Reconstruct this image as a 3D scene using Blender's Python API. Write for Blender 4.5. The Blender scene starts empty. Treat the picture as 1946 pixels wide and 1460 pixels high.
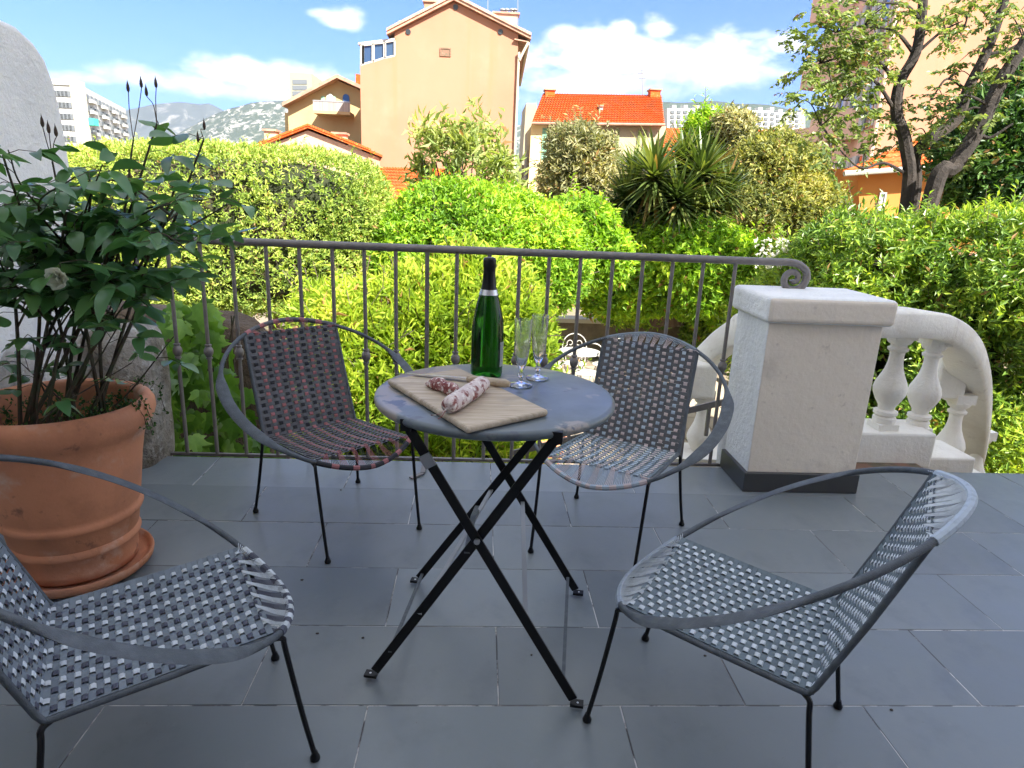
import bpy, math, random
import numpy as np
from mathutils import Matrix, Vector
random.seed(7); RNG = np.random.default_rng(7)
S = bpy.context.scene
COL = S.collection
PI = math.pi
def rad(a): return math.radians(a)

# ------------------------------------------------------------------ camera
F_PX, PITCH, ROLL, YAW, CAM_H = 1257.3, 0.274757, 0.042207, 0.056199, 1.183
cy_, sy_ = math.cos(YAW), math.sin(YAW)
f0 = Vector((sy_, cy_, 0)); r0 = Vector((cy_, -sy_, 0)); u0 = Vector((0, 0, 1))
FW = f0*math.cos(PITCH) - u0*math.sin(PITCH); UU = u0*math.cos(PITCH) + f0*math.sin(PITCH)
RR = r0*math.cos(ROLL) + UU*math.sin(ROLL); UP = UU*math.cos(ROLL) - r0*math.sin(ROLL)
cam = bpy.data.cameras.new('camera'); camo = bpy.data.objects.new('camera', cam); COL.objects.link(camo)
camo.matrix_world = Matrix(((RR.x, UP.x, -FW.x, 0), (RR.y, UP.y, -FW.y, 0), (RR.z, UP.z, -FW.z, CAM_H), (0, 0, 0, 1)))
cam.sensor_width = 36; cam.lens = F_PX/1946*36; cam.clip_start = .05; cam.clip_end = 20000
S.camera = camo
CAM = Vector((0, 0, CAM_H))
def ray(px, py): return FW + RR*((px-973)/F_PX) + UP*((730-py)/F_PX)
def at(px, py, Y):            # the point of the plane y = Y seen at that pixel
    d = ray(px, py); return CAM + d*(Y/d.y)

# ------------------------------------------------------------------ sun, sky, exposure
SUN_EL, SUN_AZ = 42.0, 142.0   # azimuth clockwise from +Y: behind the camera, from the right
sd = Vector((math.sin(rad(SUN_AZ))*math.cos(rad(SUN_EL)), math.cos(rad(SUN_AZ))*math.cos(rad(SUN_EL)), math.sin(rad(SUN_EL))))
sun = bpy.data.lights.new('sun', 'SUN'); sun.energy = 2.0; sun.angle = rad(.53); sun.color = (1, .955, .87)
suno = bpy.data.objects.new('sun', sun); COL.objects.link(suno)
suno.rotation_euler = sd.to_track_quat('Z', 'Y').to_euler(); suno.location = (20, -20, 30)
S.view_settings.view_transform = 'Standard'; S.view_settings.look = 'None'
S.view_settings.exposure = 3.34; S.view_settings.gamma = 1
S.view_settings.use_curve_mapping = False
W = bpy.data.worlds.new('World'); S.world = W; W.use_nodes = True

class G:                       # tiny shader-math helper
    def __init__(s, tree): s.t = tree; s.n = tree.nodes; s.l = tree.links
    def node(s, typ, **kw):
        n = s.n.new(typ)
        for k, v in kw.items(): setattr(n, k, v)
        return n
    def link(s, a, b): s.l.new(a, b)
    def put(s, sock, v):
        if isinstance(v, bpy.types.NodeSocket): s.l.new(v, sock)
        else: sock.default_value = v
    def m(s, op, a, b=0.0, c=None, clamp=False):
        n = s.n.new('ShaderNodeMath'); n.operation = op; n.use_clamp = clamp
        s.put(n.inputs[0], a); s.put(n.inputs[1], b)
        if c is not None: s.put(n.inputs[2], c)
        return n.outputs[0]
    def noise(s, vec, scale, detail=4, rough=.55, dist=0, out='Fac'):
        n = s.n.new('ShaderNodeTexNoise'); n.inputs['Scale'].default_value = scale
        n.inputs['Detail'].default_value = detail; n.inputs['Roughness'].default_value = rough
        n.inputs['Distortion'].default_value = dist
        if vec is not None: s.l.new(vec, n.inputs['Vector'])
        return n.outputs[out]
    def ramp(s, fac, stops, interp='LINEAR'):
        n = s.n.new('ShaderNodeValToRGB'); cr = n.color_ramp; cr.interpolation = interp
        while len(cr.elements) < len(stops): cr.elements.new(.5)
        for e, (p, c) in zip(cr.elements, stops):
            e.position = p; e.color = (*c, 1) if len(c) == 3 else c
        s.put(n.inputs[0], fac); return n.outputs[0]
    def mix(s, fac, a, b, blend='MIX'):
        n = s.n.new('ShaderNodeMix'); n.data_type = 'RGBA'; n.blend_type = blend; n.clamp_factor = True
        s.put(n.inputs[0], fac)
        for sock, v in ((n.inputs[6], a), (n.inputs[7], b)):
            if isinstance(v, (tuple, list)): sock.default_value = (*v, 1) if len(v) == 3 else v
            else: s.l.new(v, sock)
        return n.outputs[2]
    def smooth(s, x, a, b):
        n = s.n.new('ShaderNodeMapRange'); n.interpolation_type = 'SMOOTHSTEP'
        s.put(n.inputs[0], x); n.inputs[1].default_value = a; n.inputs[2].default_value = b
        return n.outputs[0]

def world():
    g = G(W.node_tree); W.node_tree.nodes.clear()
    out = g.node('ShaderNodeOutputWorld'); bg = g.node('ShaderNodeBackground')
    sky = g.node('ShaderNodeTexSky', sky_type='NISHITA'); sky.sun_disc = False
    sky.sun_elevation = rad(SUN_EL); sky.sun_rotation = rad(SUN_AZ); sky.altitude = 50
    sky.air_density = 1.0; sky.dust_density = .6; sky.ozone_density = 2.2
    tc = g.node('ShaderNodeTexCoord'); sep = g.node('ShaderNodeSeparateXYZ'); g.link(tc.outputs['Generated'], sep.inputs[0])
    x, y, z = sep.outputs
    hyp = g.m('SQRT', g.m('ADD', g.m('MULTIPLY', x, x), g.m('MULTIPLY', y, y)))
    az = g.m('ARCTAN2', x, y); el = g.m('ARCTAN2', z, hyp)
    cv = g.node('ShaderNodeCombineXYZ'); g.link(az, cv.inputs[0]); g.link(g.m('MULTIPLY', el, 1.7), cv.inputs[1])
    v = cv.outputs[0]
    n1 = g.noise(v, 9, 7, .62, .25); n2 = g.noise(v, 30, 6, .6, .2)
    wob = g.m('ADD', g.m('MULTIPLY', g.m('SUBTRACT', n1, .5), 1.9), g.m('MULTIPLY', g.m('SUBTRACT', n2, .5), .8))
    dens = None
    def azel(px, py):
        d = ray(px, py).normalized(); return math.atan2(d.x, d.y), math.asin(d.z)
    clouds = [(1190, 112, 200, 40, 1.1), (1360, 108, 90, 38, 1.1), (1120, 160, 180, 30, .7), (1300, 135, 150, 34, .8), (1255, 55, 30, 24, 1.3), (1182, 60, 24, 16, 1.2), (1065, 72, 34, 18, .9),
              (450, 140, 75, 24, 1.1), (350, 160, 110, 20, .7), (560, 150, 100, 24, .8), (460, 172, 190, 18, .45), (655, 40, 34, 16, .75), (620, 28, 30, 8, .5),
              (1495, 88, 32, 16, .75), (150, 150, 40, 10, .6), (1460, 140, 60, 10, .4), (1430, 70, 40, 8, .4), (880, 190, 160, 26, .5)]
    for px, py, rx, ry, a in clouds:
        c0, c1 = azel(px, py)
        dx = g.m('MULTIPLY', g.m('SUBTRACT', az, c0), F_PX/rx*.93); dy = g.m('MULTIPLY', g.m('SUBTRACT', el, c1), F_PX/ry*.93)
        dy = g.m('MULTIPLY', dy, g.m('ADD', 1.0, g.m('MULTIPLY', g.smooth(dy, .2, -.2), .35)))   # flatter underside
        r = g.m('SQRT', g.m('ADD', g.m('MULTIPLY', dx, dx), g.m('MULTIPLY', dy, dy)))
        f = g.m('MULTIPLY', g.smooth(g.m('ADD', r, g.m('MULTIPLY', wob, -1.05)), 1.3, .25), a)
        dens = f if dens is None else g.m('MAXIMUM', dens, f)
    # unseen cloud in the rest of the sky, thickened to brighten the shaded terrace
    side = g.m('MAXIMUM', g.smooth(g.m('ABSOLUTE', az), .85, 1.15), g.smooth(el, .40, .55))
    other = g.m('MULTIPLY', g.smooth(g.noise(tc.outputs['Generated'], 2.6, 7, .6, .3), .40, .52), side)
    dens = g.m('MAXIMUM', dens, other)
    # thin veil low over the horizon
    veil = g.m('MULTIPLY', g.smooth(el, .30, .02), .34)
    shade = g.smooth(g.m('ADD', n1, g.m('MULTIPLY', n2, .4)), .45, .85)
    ccol = g.mix(shade, (.54, .61, .65), (.98, 1.0, .96))
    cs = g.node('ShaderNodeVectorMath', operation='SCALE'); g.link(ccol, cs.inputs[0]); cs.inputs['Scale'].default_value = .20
    ss = g.node('ShaderNodeVectorMath', operation='SCALE'); g.link(sky.outputs[0], ss.inputs[0]); ss.inputs['Scale'].default_value = SKY
    s2 = g.mix(1.0, ss.outputs[0], SKY_TINT, 'MULTIPLY')
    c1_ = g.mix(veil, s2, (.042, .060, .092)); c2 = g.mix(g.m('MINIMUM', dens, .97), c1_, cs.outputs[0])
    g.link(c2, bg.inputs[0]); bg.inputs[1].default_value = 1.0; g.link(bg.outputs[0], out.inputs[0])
SKY, SKY_TINT = .058, (.150, .242, .57)
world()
S.cycles.max_bounces = 9; S.cycles.transparent_max_bounces = 12; S.cycles.transmission_bounces = 9
S.cycles.diffuse_bounces = 4; S.cycles.glossy_bounces = 4; S.cycles.volume_bounces = 0
S.cycles.use_adaptive_sampling = True; S.cycles.adaptive_threshold = .02
S.cycles.use_denoising = True; S.cycles.caustics_reflective = False; S.cycles.caustics_refractive = False
try: S.cycles.denoiser = 'OPENIMAGEDENOISE'; S.cycles.denoising_prefilter = 'ACCURATE'
except Exception: pass

# ------------------------------------------------------------------ materials
def mat(name, color, rough=.6, metal=0, bump=None, var=None, rand=0, spec=.5, trans=0, ior=1.45, coat=0, noise_rough=0, streak=None):
    """bump = (scale, strength, distance), var = list of (noise scale, colour, low, high)"""
    m = bpy.data.materials.new(name); m.use_nodes = True; g = G(m.node_tree)
    b = m.node_tree.nodes['Principled BSDF']
    tc = g.node('ShaderNodeTexCoord'); v = tc.outputs['Object']
    c = None
    base = (*color, 1)
    if var:
        c = color
        for sc, col, lo, hi in var:
            c = g.mix(g.smooth(g.noise(v, sc, 5, .6), lo, hi), c, col)
    if streak:      # rain streaks: (scale, colour, low, high), noise stretched down the wall
        mp = g.node('ShaderNodeMapping'); mp.inputs['Scale'].default_value = (1, 1, .045); g.link(v, mp.inputs[0])
        sc, col, lo, hi = streak
        c = g.mix(g.smooth(g.noise(mp.outputs[0], sc, 6, .65), lo, hi), c if c is not None else color, col)
    if rand:
        oi = g.node('ShaderNodeObjectInfo')
        k = g.m('ADD', 1-rand, g.m('MULTIPLY', oi.outputs['Random'], 2*rand))
        cc = g.node('ShaderNodeCombineXYZ')
        for i in range(3): g.link(k, cc.inputs[i])
        c = g.mix(1.0, c if c is not None else color, cc.outputs[0], 'MULTIPLY')
    if c is None: b.inputs['Base Color'].default_value = base
    else: g.link(c, b.inputs['Base Color'])
    b.inputs['Roughness'].default_value = rough; b.inputs['Metallic'].default_value = metal
    if noise_rough:
        g.link(g.m('ADD', rough-noise_rough/2, g.m('MULTIPLY', g.noise(v, 7, 5), noise_rough)), b.inputs['Roughness'])
    b.inputs['Specular IOR Level'].default_value = spec; b.inputs['IOR'].default_value = ior
    if trans: b.inputs['Transmission Weight'].default_value = trans
    if coat: b.inputs['Coat Weight'].default_value = coat
    if bump:
        bl = bump if isinstance(bump, list) else [bump]
        prev = None
        for sc, st, di in bl:
            n = g.node('ShaderNodeBump'); n.inputs['Strength'].default_value = st; n.inputs['Distance'].default_value = di
            g.link(g.noise(v, sc, 5, .6), n.inputs['Height'])
            if prev: g.link(prev, n.inputs['Normal'])
            prev = n.outputs[0]
        g.link(prev, b.inputs['Normal'])
    return m

def leafmat(name, stops, trans=.35, rough=.5, tcol=None, spec=.35, dead=.025):
    m = bpy.data.materials.new(name); m.use_nodes = True; g = G(m.node_tree)
    b = m.node_tree.nodes['Principled BSDF']; out = m.node_tree.nodes['Material Output']
    geo = g.node('ShaderNodeNewGeometry'); oi = g.node('ShaderNodeObjectInfo')
    tc = g.node('ShaderNodeTexCoord')
    r = g.m('FRACT', g.m('ADD', geo.outputs['Random Per Island'], oi.outputs['Random']))
    big = g.noise(tc.outputs['Object'], .9, 3, .6)
    f = g.m('ADD', g.m('MULTIPLY', r, .62), g.m('MULTIPLY', g.m('SUBTRACT', big, .38), 1.5), clamp=True)
    c = g.ramp(f, stops)
    r2 = g.m('FRACT', g.m('MULTIPLY', r, 37.7))
    if dead: c = g.mix(g.m('GREATER_THAN', r2, 1-dead), c, (.34, .20, .08))
    g.link(c, b.inputs['Base Color']); b.inputs['Roughness'].default_value = rough
    b.inputs['Specular IOR Level'].default_value = spec
    tr = g.node('ShaderNodeBsdfTranslucent')
    g.link(g.mix(1.0, c, tcol or (1.25, 1.3, .5), 'MULTIPLY'), tr.inputs[0])
    mx = g.node('ShaderNodeMixShader'); mx.inputs[0].default_value = trans
    g.link(b.outputs[0], mx.inputs[1]); g.link(tr.outputs[0], mx.inputs[2]); g.link(mx.outputs[0], out.inputs[0])
    return m

M = {}
M['tile'] = mat('slate_tile', (.168, .190, .198), .36, bump=[(2.5, .12, .01), (60, .08, .002)], var=[(1.1, (.186, .204, .208), .4, .65), (5, (.145, .164, .174), .5, .75), (18, (.185, .208, .21), .62, .72), (45, (.12, .12, .12), .70, .74)], rand=.13, noise_rough=.34)
M['grout'] = mat('grout', (.58, .56, .53), .9, var=[(9, (.09, .085, .085), .46, .56), (2.2, (.13, .11, .10), .52, .62)])
M['stucco'] = mat('white_stucco', (.84, .83, .79), .9, bump=[(34, .5, .02), (120, .35, .006)], var=[(3, (.74, .74, .71), .4, .7)])
M['beige'] = mat('beige_render', (.77, .68, .56), .9, bump=[(9, .25, .02), (60, .35, .006)], var=[(2.2, (.82, .73, .61), .4, .7), (22, (.60, .52, .43), .62, .75), (3.5, (.62, .54, .45), .55, .72)], streak=(9, (.60, .52, .43), .56, .8))
M['cream'] = mat('cream_render', (.84, .80, .71), .9, bump=[(50, .5, .008)], var=[(4, (.74, .69, .60), .42, .7), (11, (.62, .56, .47), .62, .75)], streak=(14, (.60, .54, .45), .56, .8))
M['dark_stone'] = mat('dark_skirting', (.05, .05, .05), .35, bump=(30, .1, .003))
M['iron'] = mat('grey_iron', (.19, .172, .16), .5, .35, bump=(90, .25, .002), var=[(20, (.24, .215, .20), .4, .7)])
M['black'] = mat('black_metal', (.012, .012, .013), .42, .5, bump=(120, .12, .001))
M['frame'] = mat('charcoal_cord', (.075, .086, .096), .62, .1, bump=(420, .7, .002), var=[(40, (.105, .118, .13), .4, .7)])
M['steel'] = mat('steel', (.55, .55, .56), .3, 1)
M['tabletop'] = mat('table_paint', (.105, .125, .135), .33, .15, bump=(160, .08, .001), var=[(3.2, (.14, .165, .175), .45, .6), (5.5, (.27, .24, .21), .53, .58), (16, (.09, .10, .12), .58, .66)], noise_rough=.4)
M['terracotta'] = mat('terracotta', (.60, .25, .13), .78, bump=[(6, .15, .02), (80, .3, .003)], var=[(4, (.44, .175, .085), .4, .65), (5.5, (.60, .40, .30), .56, .70), (14, (.28, .12, .07), .60, .72), (2.0, (.55, .27, .17), .5, .75)])
M['soil'] = mat('soil', (.05, .033, .02), .95, bump=(40, 1, .03))
M['wood'] = None
M['rock'] = mat('weathered_stone', (.34, .31, .26), .95, bump=[(7, .8, .06), (40, .7, .015)], var=[(6, (.18, .15, .11), .42, .62), (14, (.52, .50, .45), .55, .7)])
M['bark'] = mat('bark', (.085, .062, .045), .9, bump=[(14, .8, .03), (60, .5, .01)], var=[(5, (.15, .115, .085), .45, .7)])
M['bark_dark'] = mat('dark_bark', (.022, .017, .014), .9, bump=[(14, .8, .03), (60, .5, .01)], var=[(5, (.05, .038, .03), .45, .7)])
M['barkred'] = mat('red_brown_bark', (.13, .06, .035), .9, bump=[(12, .8, .03)], var=[(4, (.20, .10, .055), .45, .7)])
M['stem'] = mat('rose_stem', (.045, .05, .022), .7, var=[(20, (.07, .045, .03), .4, .6)])
M['white_iron'] = mat('white_painted_iron', (.40, .385, .35), .6, bump=(60, .2, .002), var=[(15, (.30, .27, .22), .6, .75)])
M['gravel'] = mat('garden_ground', (0.208, 0.160, 0.112), .95, bump=[(18, .6, .03)], var=[(.6, (0.160, 0.160, 0.072), .45, .62), (8, (0.256, 0.208, 0.152), .5, .7)])
M['peach'] = mat('peach_render', (0.36, 0.183, 0.114), .92, bump=(3, .1, .05), var=[(.14, (0.335, 0.160, 0.096), .40, .68), (.5, (0.38, 0.205, 0.132), .5, .75), (1.6, (0.36, 0.17, 0.095), .60, .75)], streak=(1.1, (0.37, 0.17, 0.09), .50, .78))
M['creamwall'] = mat('cream_wall', (0.40, 0.335, 0.22), .9, var=[(.3, (0.34, 0.27, 0.165), .4, .7)])
M['yellow'] = mat('golden_render', (0.43, 0.32, 0.165), .9, var=[(.4, (0.38, 0.275, 0.13), .4, .7)])
M['pink'] = mat('pink_render', (0.518, 0.331, 0.238), .9, var=[(.4, (0.475, 0.295, 0.209), .4, .7)])
M['pinkpale'] = mat('pale_pink_render', (.60, .40, .31), .9, var=[(.3, (.53, .35, .27), .4, .7)])
M['orange'] = mat('orange_render', (0.446, 0.173, 0.036), .9, var=[(.8, (0.374, 0.122, 0.022), .4, .7)])
M['rooftile'] = mat('orange_roof_tile', (0.50, 0.085, 0.016), .85, spec=.2, rand=.25, var=[(1.2, (0.384, 0.088, 0.028), .45, .65), (6, (0.544, 0.192, 0.064), .55, .7)])
M['roofedge'] = mat('roof_edge', (.42, .25, .17), .85, var=[(2, (.30, .18, .13), .4, .6)])
M['verge'] = mat('pale_verge_tile', (.60, .36, .25), .85, var=[(3, (.42, .25, .18), .4, .6)])
M['window'] = mat('dark_window', (.03, .035, .04), .12, 0)
M['glassblue'] = mat('blue_glazing', (.05, .09, .16), .08, .3)
M['shutter_green'] = mat('green_shutter', (.22, .40, .29), .6)
M['shutter_olive'] = mat('olive_shutter', (.20, .23, .08), .6)
M['shutter_grey'] = mat('grey_shutter', (.40, .42, .42), .6)
M['whitewall'] = mat('white_concrete', (0.446, 0.439, 0.418), .85, var=[(.06, (0.389, 0.382, 0.367), .4, .7)])
M['creamconc'] = mat('cream_concrete', (0.461, 0.418, 0.310), .85)
M['towerwin'] = mat('tower_window', (.13, .14, .15), .3)
M['teal'] = mat('teal_awning', (.05, .33, .27), .7)
M['lead'] = mat('zinc', (.30, .31, .32), .5, .5)
M['brown'] = mat('brown_paving', (.20, .11, .07), .8, var=[(12, (.12, .10, .06), .45, .6), (7, (.32, .2, .14), .55, .7)], bump=(30, .4, .01))
# leaves
M['lf_hedge'] = leafmat('clipped_hedge_leaf', [(0, (0.09, 0.16, 0.03)), (0.4, (0.27, 0.37, 0.07)), (0.75, (0.52, 0.58, 0.13)), (1, (0.72, 0.75, 0.25))], 0.42)
M['lf_bright'] = leafmat('bright_leaf', [(0, (0.078, 0.178, 0.019)), (0.45, (0.217, 0.388, 0.031)), (0.8, (0.419, 0.574, 0.046)), (1, (0.62, 0.698, 0.078))], 0.45)
M['lf_olean'] = leafmat('oleander_leaf', [(0, (0.09, 0.16, 0.017)), (0.45, (0.27, 0.39, 0.035)), (0.8, (0.50, 0.56, 0.07)), (1, (0.70, 0.66, 0.16))], 0.45)
M['lf_dark'] = leafmat('dark_leaf', [(0, (0.02, 0.06, 0.017)), (0.5, (0.051, 0.119, 0.031)), (1, (0.136, 0.238, 0.051))], 0.3, .4)
M['lf_whorl'] = leafmat('glossy_leaf', [(0, (0.063, 0.137, 0.027)), (0.45, (0.179, 0.294, 0.046)), (0.8, (0.441, 0.546, 0.074)), (1, (0.75, 0.75, 0.126))], 0.42, .38, spec=.5)
M['lf_grey'] = leafmat('grey_green_leaf', [(0, (0.095, 0.114, 0.053)), (0.5, (0.266, 0.266, 0.133)), (1, (0.57, 0.494, 0.247))], 0.38)
M['lf_mottled'] = leafmat('mottled_leaf', [(0, (.06, .09, .03)), (.5, (.24, .26, .07)), (.8, (.46, .42, .12)), (1, (.60, .50, .18))], .4)
M['lf_willow'] = leafmat('willow_leaf', [(0, (0.15, 0.21, 0.06)), (0.5, (0.36, 0.42, 0.13)), (1, (0.60, 0.60, 0.24))], 0.45)
M['lf_melia'] = leafmat('pinnate_leaf', [(0, (0.045, 0.08, 0.025)), (0.5, (0.15, 0.21, 0.06)), (1, (0.42, 0.46, 0.14))], 0.42, .4)
M['lf_rose'] = leafmat('rose_leaf', [(0, (0.045, 0.125, 0.05)), (0.45, (0.08, 0.20, 0.07)), (0.8, (0.14, 0.28, 0.095)), (1, (0.25, 0.34, 0.09))], 0.3, .30, spec=.7, dead=0)
M['lf_creeper'] = leafmat('creeper_leaf', [(0, (0.05, 0.13, 0.015)), (0.4, (0.12, 0.27, 0.03)), (.75, (.24, .44, .06)), (1, (0.42, 0.62, 0.11))], 0.3, .36, dead=0, spec=.6)
M['lf_yucca'] = leafmat('sword_leaf', [(0, (0.03, 0.055, 0.018)), (0.5, (0.095, 0.14, 0.035)), (1, (0.40, 0.41, 0.12))], 0.3, .4)
M['lf_dry'] = leafmat('dry_leaf', [(0, (.16, .10, .03)), (1, (.42, .28, .07))], .25)
M['inner'] = mat('core_shade', (.022, .028, .010), .95, bump=(8, 1, .1), var=[(3, (.05, .04, .02), .5, .6)])  # dark colour of the solid bush cores, stands for shade between leaves
M['petal'] = leafmat('white_petal', [(0, (.75, .74, .62)), (1, (.82, .81, .72))], .3, tcol=(1, 1, .85), dead=0)

def wood():
    m = bpy.data.materials.new('oak_board'); m.use_nodes = True; g = G(m.node_tree); b = m.node_tree.nodes['Principled BSDF']
    tc = g.node('ShaderNodeTexCoord'); mp = g.node('ShaderNodeMapping'); g.link(tc.outputs['Object'], mp.inputs[0])
    mp.inputs['Rotation'].default_value = (0, 0, rad(59)); mp.inputs['Scale'].default_value = (3, 60, 20)
    n = g.noise(mp.outputs[0], 1.3, 6, .65, .8)
    c = g.ramp(n, [(.25, (.27, .20, .13)), (.5, (.46, .37, .26)), (.75, (.60, .51, .39))])
    c = g.mix(g.smooth(g.noise(tc.outputs['Object'], 9, 4), .55, .8), c, (.34, .28, .21))
    g.link(c, b.inputs['Base Color']); b.inputs['Roughness'].default_value = .68
    bp = g.node('ShaderNodeBump'); bp.inputs['Strength'].default_value = .35; bp.inputs['Distance'].default_value = .002
    g.link(n, bp.inputs['Height']); g.link(bp.outputs[0], b.inputs['Normal']); return m
M['wood'] = wood()
def sausage_mat(name, deep, pale, thr):
    return mat(name, deep, .8, bump=[(70, .7, .004), (25, .6, .006)], var=[(38, pale, thr, thr+.12), (90, (.72, .66, .60), .5, .62)])
M['saus'] = sausage_mat('dry_sausage', (.22, .06, .05), (.60, .50, .46), .40)
M['saus2'] = sausage_mat('dry_sausage_red', (.20, .045, .04), (.42, .24, .22), .5)
M['bottle'] = mat('green_bottle_glass', (.014, .115, .008), .015, trans=1, ior=1.36)
M['foil'] = mat('black_foil', (.008, .008, .008), .28, .3)
M['silver'] = mat('silver_foil', (.55, .55, .57), .3, 1, bump=(300, .3, .001))
M['label'] = mat('grey_label', (.42, .44, .44), .7, var=[(300, (.2, .2, .2), .58, .62)])
M['crystal'] = mat('clear_glass', (.95, .98, 1), .015, trans=.90, ior=1.46)

# ------------------------------------------------------------------ mesh builder
def origin_of(o):
    v = Vector((0, 0, 0))
    while o is not None: v += o.location; o = o.parent
    return v
class MB:
    def __init__(s): s.v = []; s.f = []; s.mi = []; s.cur = 0
    def add(s, vs, fs):
        b = len(s.v); s.v += [tuple(p) for p in vs]
        for f in fs: s.f.append(tuple(b+i for i in f)); s.mi.append(s.cur)
        return s
    def box(s, x0, x1, y0, y1, z0, z1):
        vs = [(x, y, z) for z in (z0, z1) for y in (y0, y1) for x in (x0, x1)]
        return s.add(vs, [(0, 2, 3, 1), (4, 5, 7, 6), (0, 1, 5, 4), (2, 6, 7, 3), (0, 4, 6, 2), (1, 3, 7, 5)])
    def obox(s, c, ax, hs):       # oriented box: centre, three axes, half sizes
        c = Vector(c); A = [Vector(a).normalized()*h for a, h in zip(ax, hs)]
        vs = [c + A[0]*i + A[1]*j + A[2]*k for k in (-1, 1) for j in (-1, 1) for i in (-1, 1)]
        return s.add(vs, [(0, 2, 3, 1), (4, 5, 7, 6), (0, 1, 5, 4), (2, 6, 7, 3), (0, 4, 6, 2), (1, 3, 7, 5)])
    def bar(s, a, b, w, t, up=(0, 0, 1)):   # flat bar a->b, w along side, t along up-ish
        a = Vector(a); b = Vector(b); d = (b-a).normalized(); sd_ = d.cross(Vector(up)).normalized(); n = sd_.cross(d)
        return s.obox((a+b)/2, (d, sd_, n), ((b-a).length/2, w/2, t/2))
    def prism(s, poly, y0, y1):   # poly of (x,z), counter-clockwise seen from the front
        n = len(poly); vs = [(x, y0, z) for x, z in poly] + [(x, y1, z) for x, z in poly]
        return s.add(vs, [tuple(range(n)), tuple(range(2*n-1, n-1, -1))] + [(i, n+i, n+(i+1) % n, (i+1) % n) for i in range(n)])
    def quad(s, a, b, c, d): return s.add([a, b, c, d], [(0, 1, 2, 3)])
    def slab(s, a, b, c, d, t):   # quad with thickness t (Vector)
        t = Vector(t); P = [Vector(p) for p in (a, b, c, d)]; Q = [p+t for p in P]
        return s.add(P+Q, [(0, 1, 2, 3), (7, 6, 5, 4)] + [(i, 4+i, 4+(i+1) % 4, (i+1) % 4) for i in range(4)])
    def tube(s, pts, r, n=8, closed=False, flat=None, caps=True):
        P = [Vector(p) for p in pts]; m = len(P); rs = r if isinstance(r, (list, tuple)) else [r]*m
        T = []
        for i in range(m):
            if closed: t = P[(i+1) % m]-P[i-1]
            else: t = P[min(i+1, m-1)]-P[max(i-1, 0)]
            T.append(t.normalized() if t.length > 1e-9 else Vector((0, 0, 1)))
        up = Vector((0, 0, 1)) if abs(T[0].z) < .9 else Vector((1, 0, 0))
        N = (up - T[0]*up.dot(T[0])).normalized(); vs = []
        for i in range(m):
            N = N - T[i]*N.dot(T[i]); N = N.normalized() if N.length > 1e-6 else Vector((1, 0, 0))
            B = T[i].cross(N)
            for k in range(n):
                a = 2*PI*k/n
                vs.append(P[i] + (N*math.cos(a) + B*math.sin(a))*rs[i])
        fs = [(i*n+k, i*n+(k+1) % n, ((i+1) % m)*n+(k+1) % n, ((i+1) % m)*n+k) for i in range(m if closed else m-1) for k in range(n)]
        if not closed and caps: fs += [tuple(range(n-1, -1, -1)), tuple((m-1)*n+k for k in range(n))]
        return s.add(vs, fs)
    def lathe(s, prof, c=(0, 0, 0), n=32, mod=None):    # prof of (r,z); mod(r,z,angle)->r
        c = Vector(c); vs = []; fs = []; m = len(prof)
        for r, z in prof:
            for k in range(n):
                a = 2*PI*k/n; q = mod(r, z, a) if mod else r
                vs.append(c + Vector((q*math.cos(a), q*math.sin(a), z)))
        for i in range(m-1):
            for k in range(n): fs.append((i*n+k, i*n+(k+1) % n, (i+1)*n+(k+1) % n, (i+1)*n+k))
        if prof[0][0] > 1e-5: fs.append(tuple(range(n-1, -1, -1)))
        if prof[-1][0] > 1e-5: fs.append(tuple((m-1)*n+k for k in range(n)))
        return s.add(vs, fs)
    def mesh(s, name, mats, smooth=True, org=Vector((0, 0, 0)), angle=35):
        me = bpy.data.meshes.new(name)
        me.from_pydata([(v[0]-org[0], v[1]-org[1], v[2]-org[2]) for v in s.v], [], s.f)
        for m in (mats if isinstance(mats, (list, tuple)) else [mats]): me.materials.append(m)
        if isinstance(mats, (list, tuple)) and len(mats) > 1: me.polygons.foreach_set('material_index', s.mi)
        if smooth:
            me.polygons.foreach_set('use_smooth', [True]*len(me.polygons))
            try: me.set_sharp_from_angle(angle=rad(angle))
            except Exception: pass
        me.update(); return me
    def build(s, name, mats, parent=None, local=False, smooth=True, angle=35):
        org = Vector((0, 0, 0)) if (local or parent is None) else origin_of(parent)
        return link(name, s.mesh(name, mats, smooth, org, angle), parent)
def link(name, data, parent=None):
    o = bpy.data.objects.new(name, data); COL.objects.link(o)
    if parent is not None: o.parent = parent
    return o
def bevel(o, w, seg=2):
    b = o.modifiers.new('bevel', 'BEVEL'); b.width = w; b.segments = seg; b.limit_method = 'ANGLE'; b.angle_limit = rad(40); return o
def thing(name, label, cat, loc, rz=0, group=None, kind=None):
    o = bpy.data.objects.new(name, None); COL.objects.link(o); o.location = loc; o.rotation_euler = (0, 0, rz)
    o.empty_display_size = .2; return tag(o, label, cat, group, kind)
def tag(o, label=None, cat=None, group=None, kind=None):
    if label: o['label'] = label
    if cat: o['category'] = cat
    if group: o['group'] = group
    if kind: o['kind'] = kind
    return o
def struct(o): o['kind'] = 'structure'; return o
def catmull(pts, n=8, closed=False):
    P = [Vector(p) for p in pts]; out = []; m = len(P)
    for i in range(m if closed else m-1):
        p0 = P[i-1] if (closed or i > 0) else P[0]*2-P[1]
        p1 = P[i]; p2 = P[(i+1) % m]; p3 = P[(i+2) % m] if (closed or i+2 < m) else P[-1]*2-P[-2]
        for k in range(n):
            t = k/n
            out.append(.5*((2*p1)+(p2-p0)*t+(2*p0-5*p1+4*p2-p3)*t*t+(3*p1-p0-3*p2+p3)*t**3))
    if not closed: out.append(P[-1])
    return out

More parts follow.
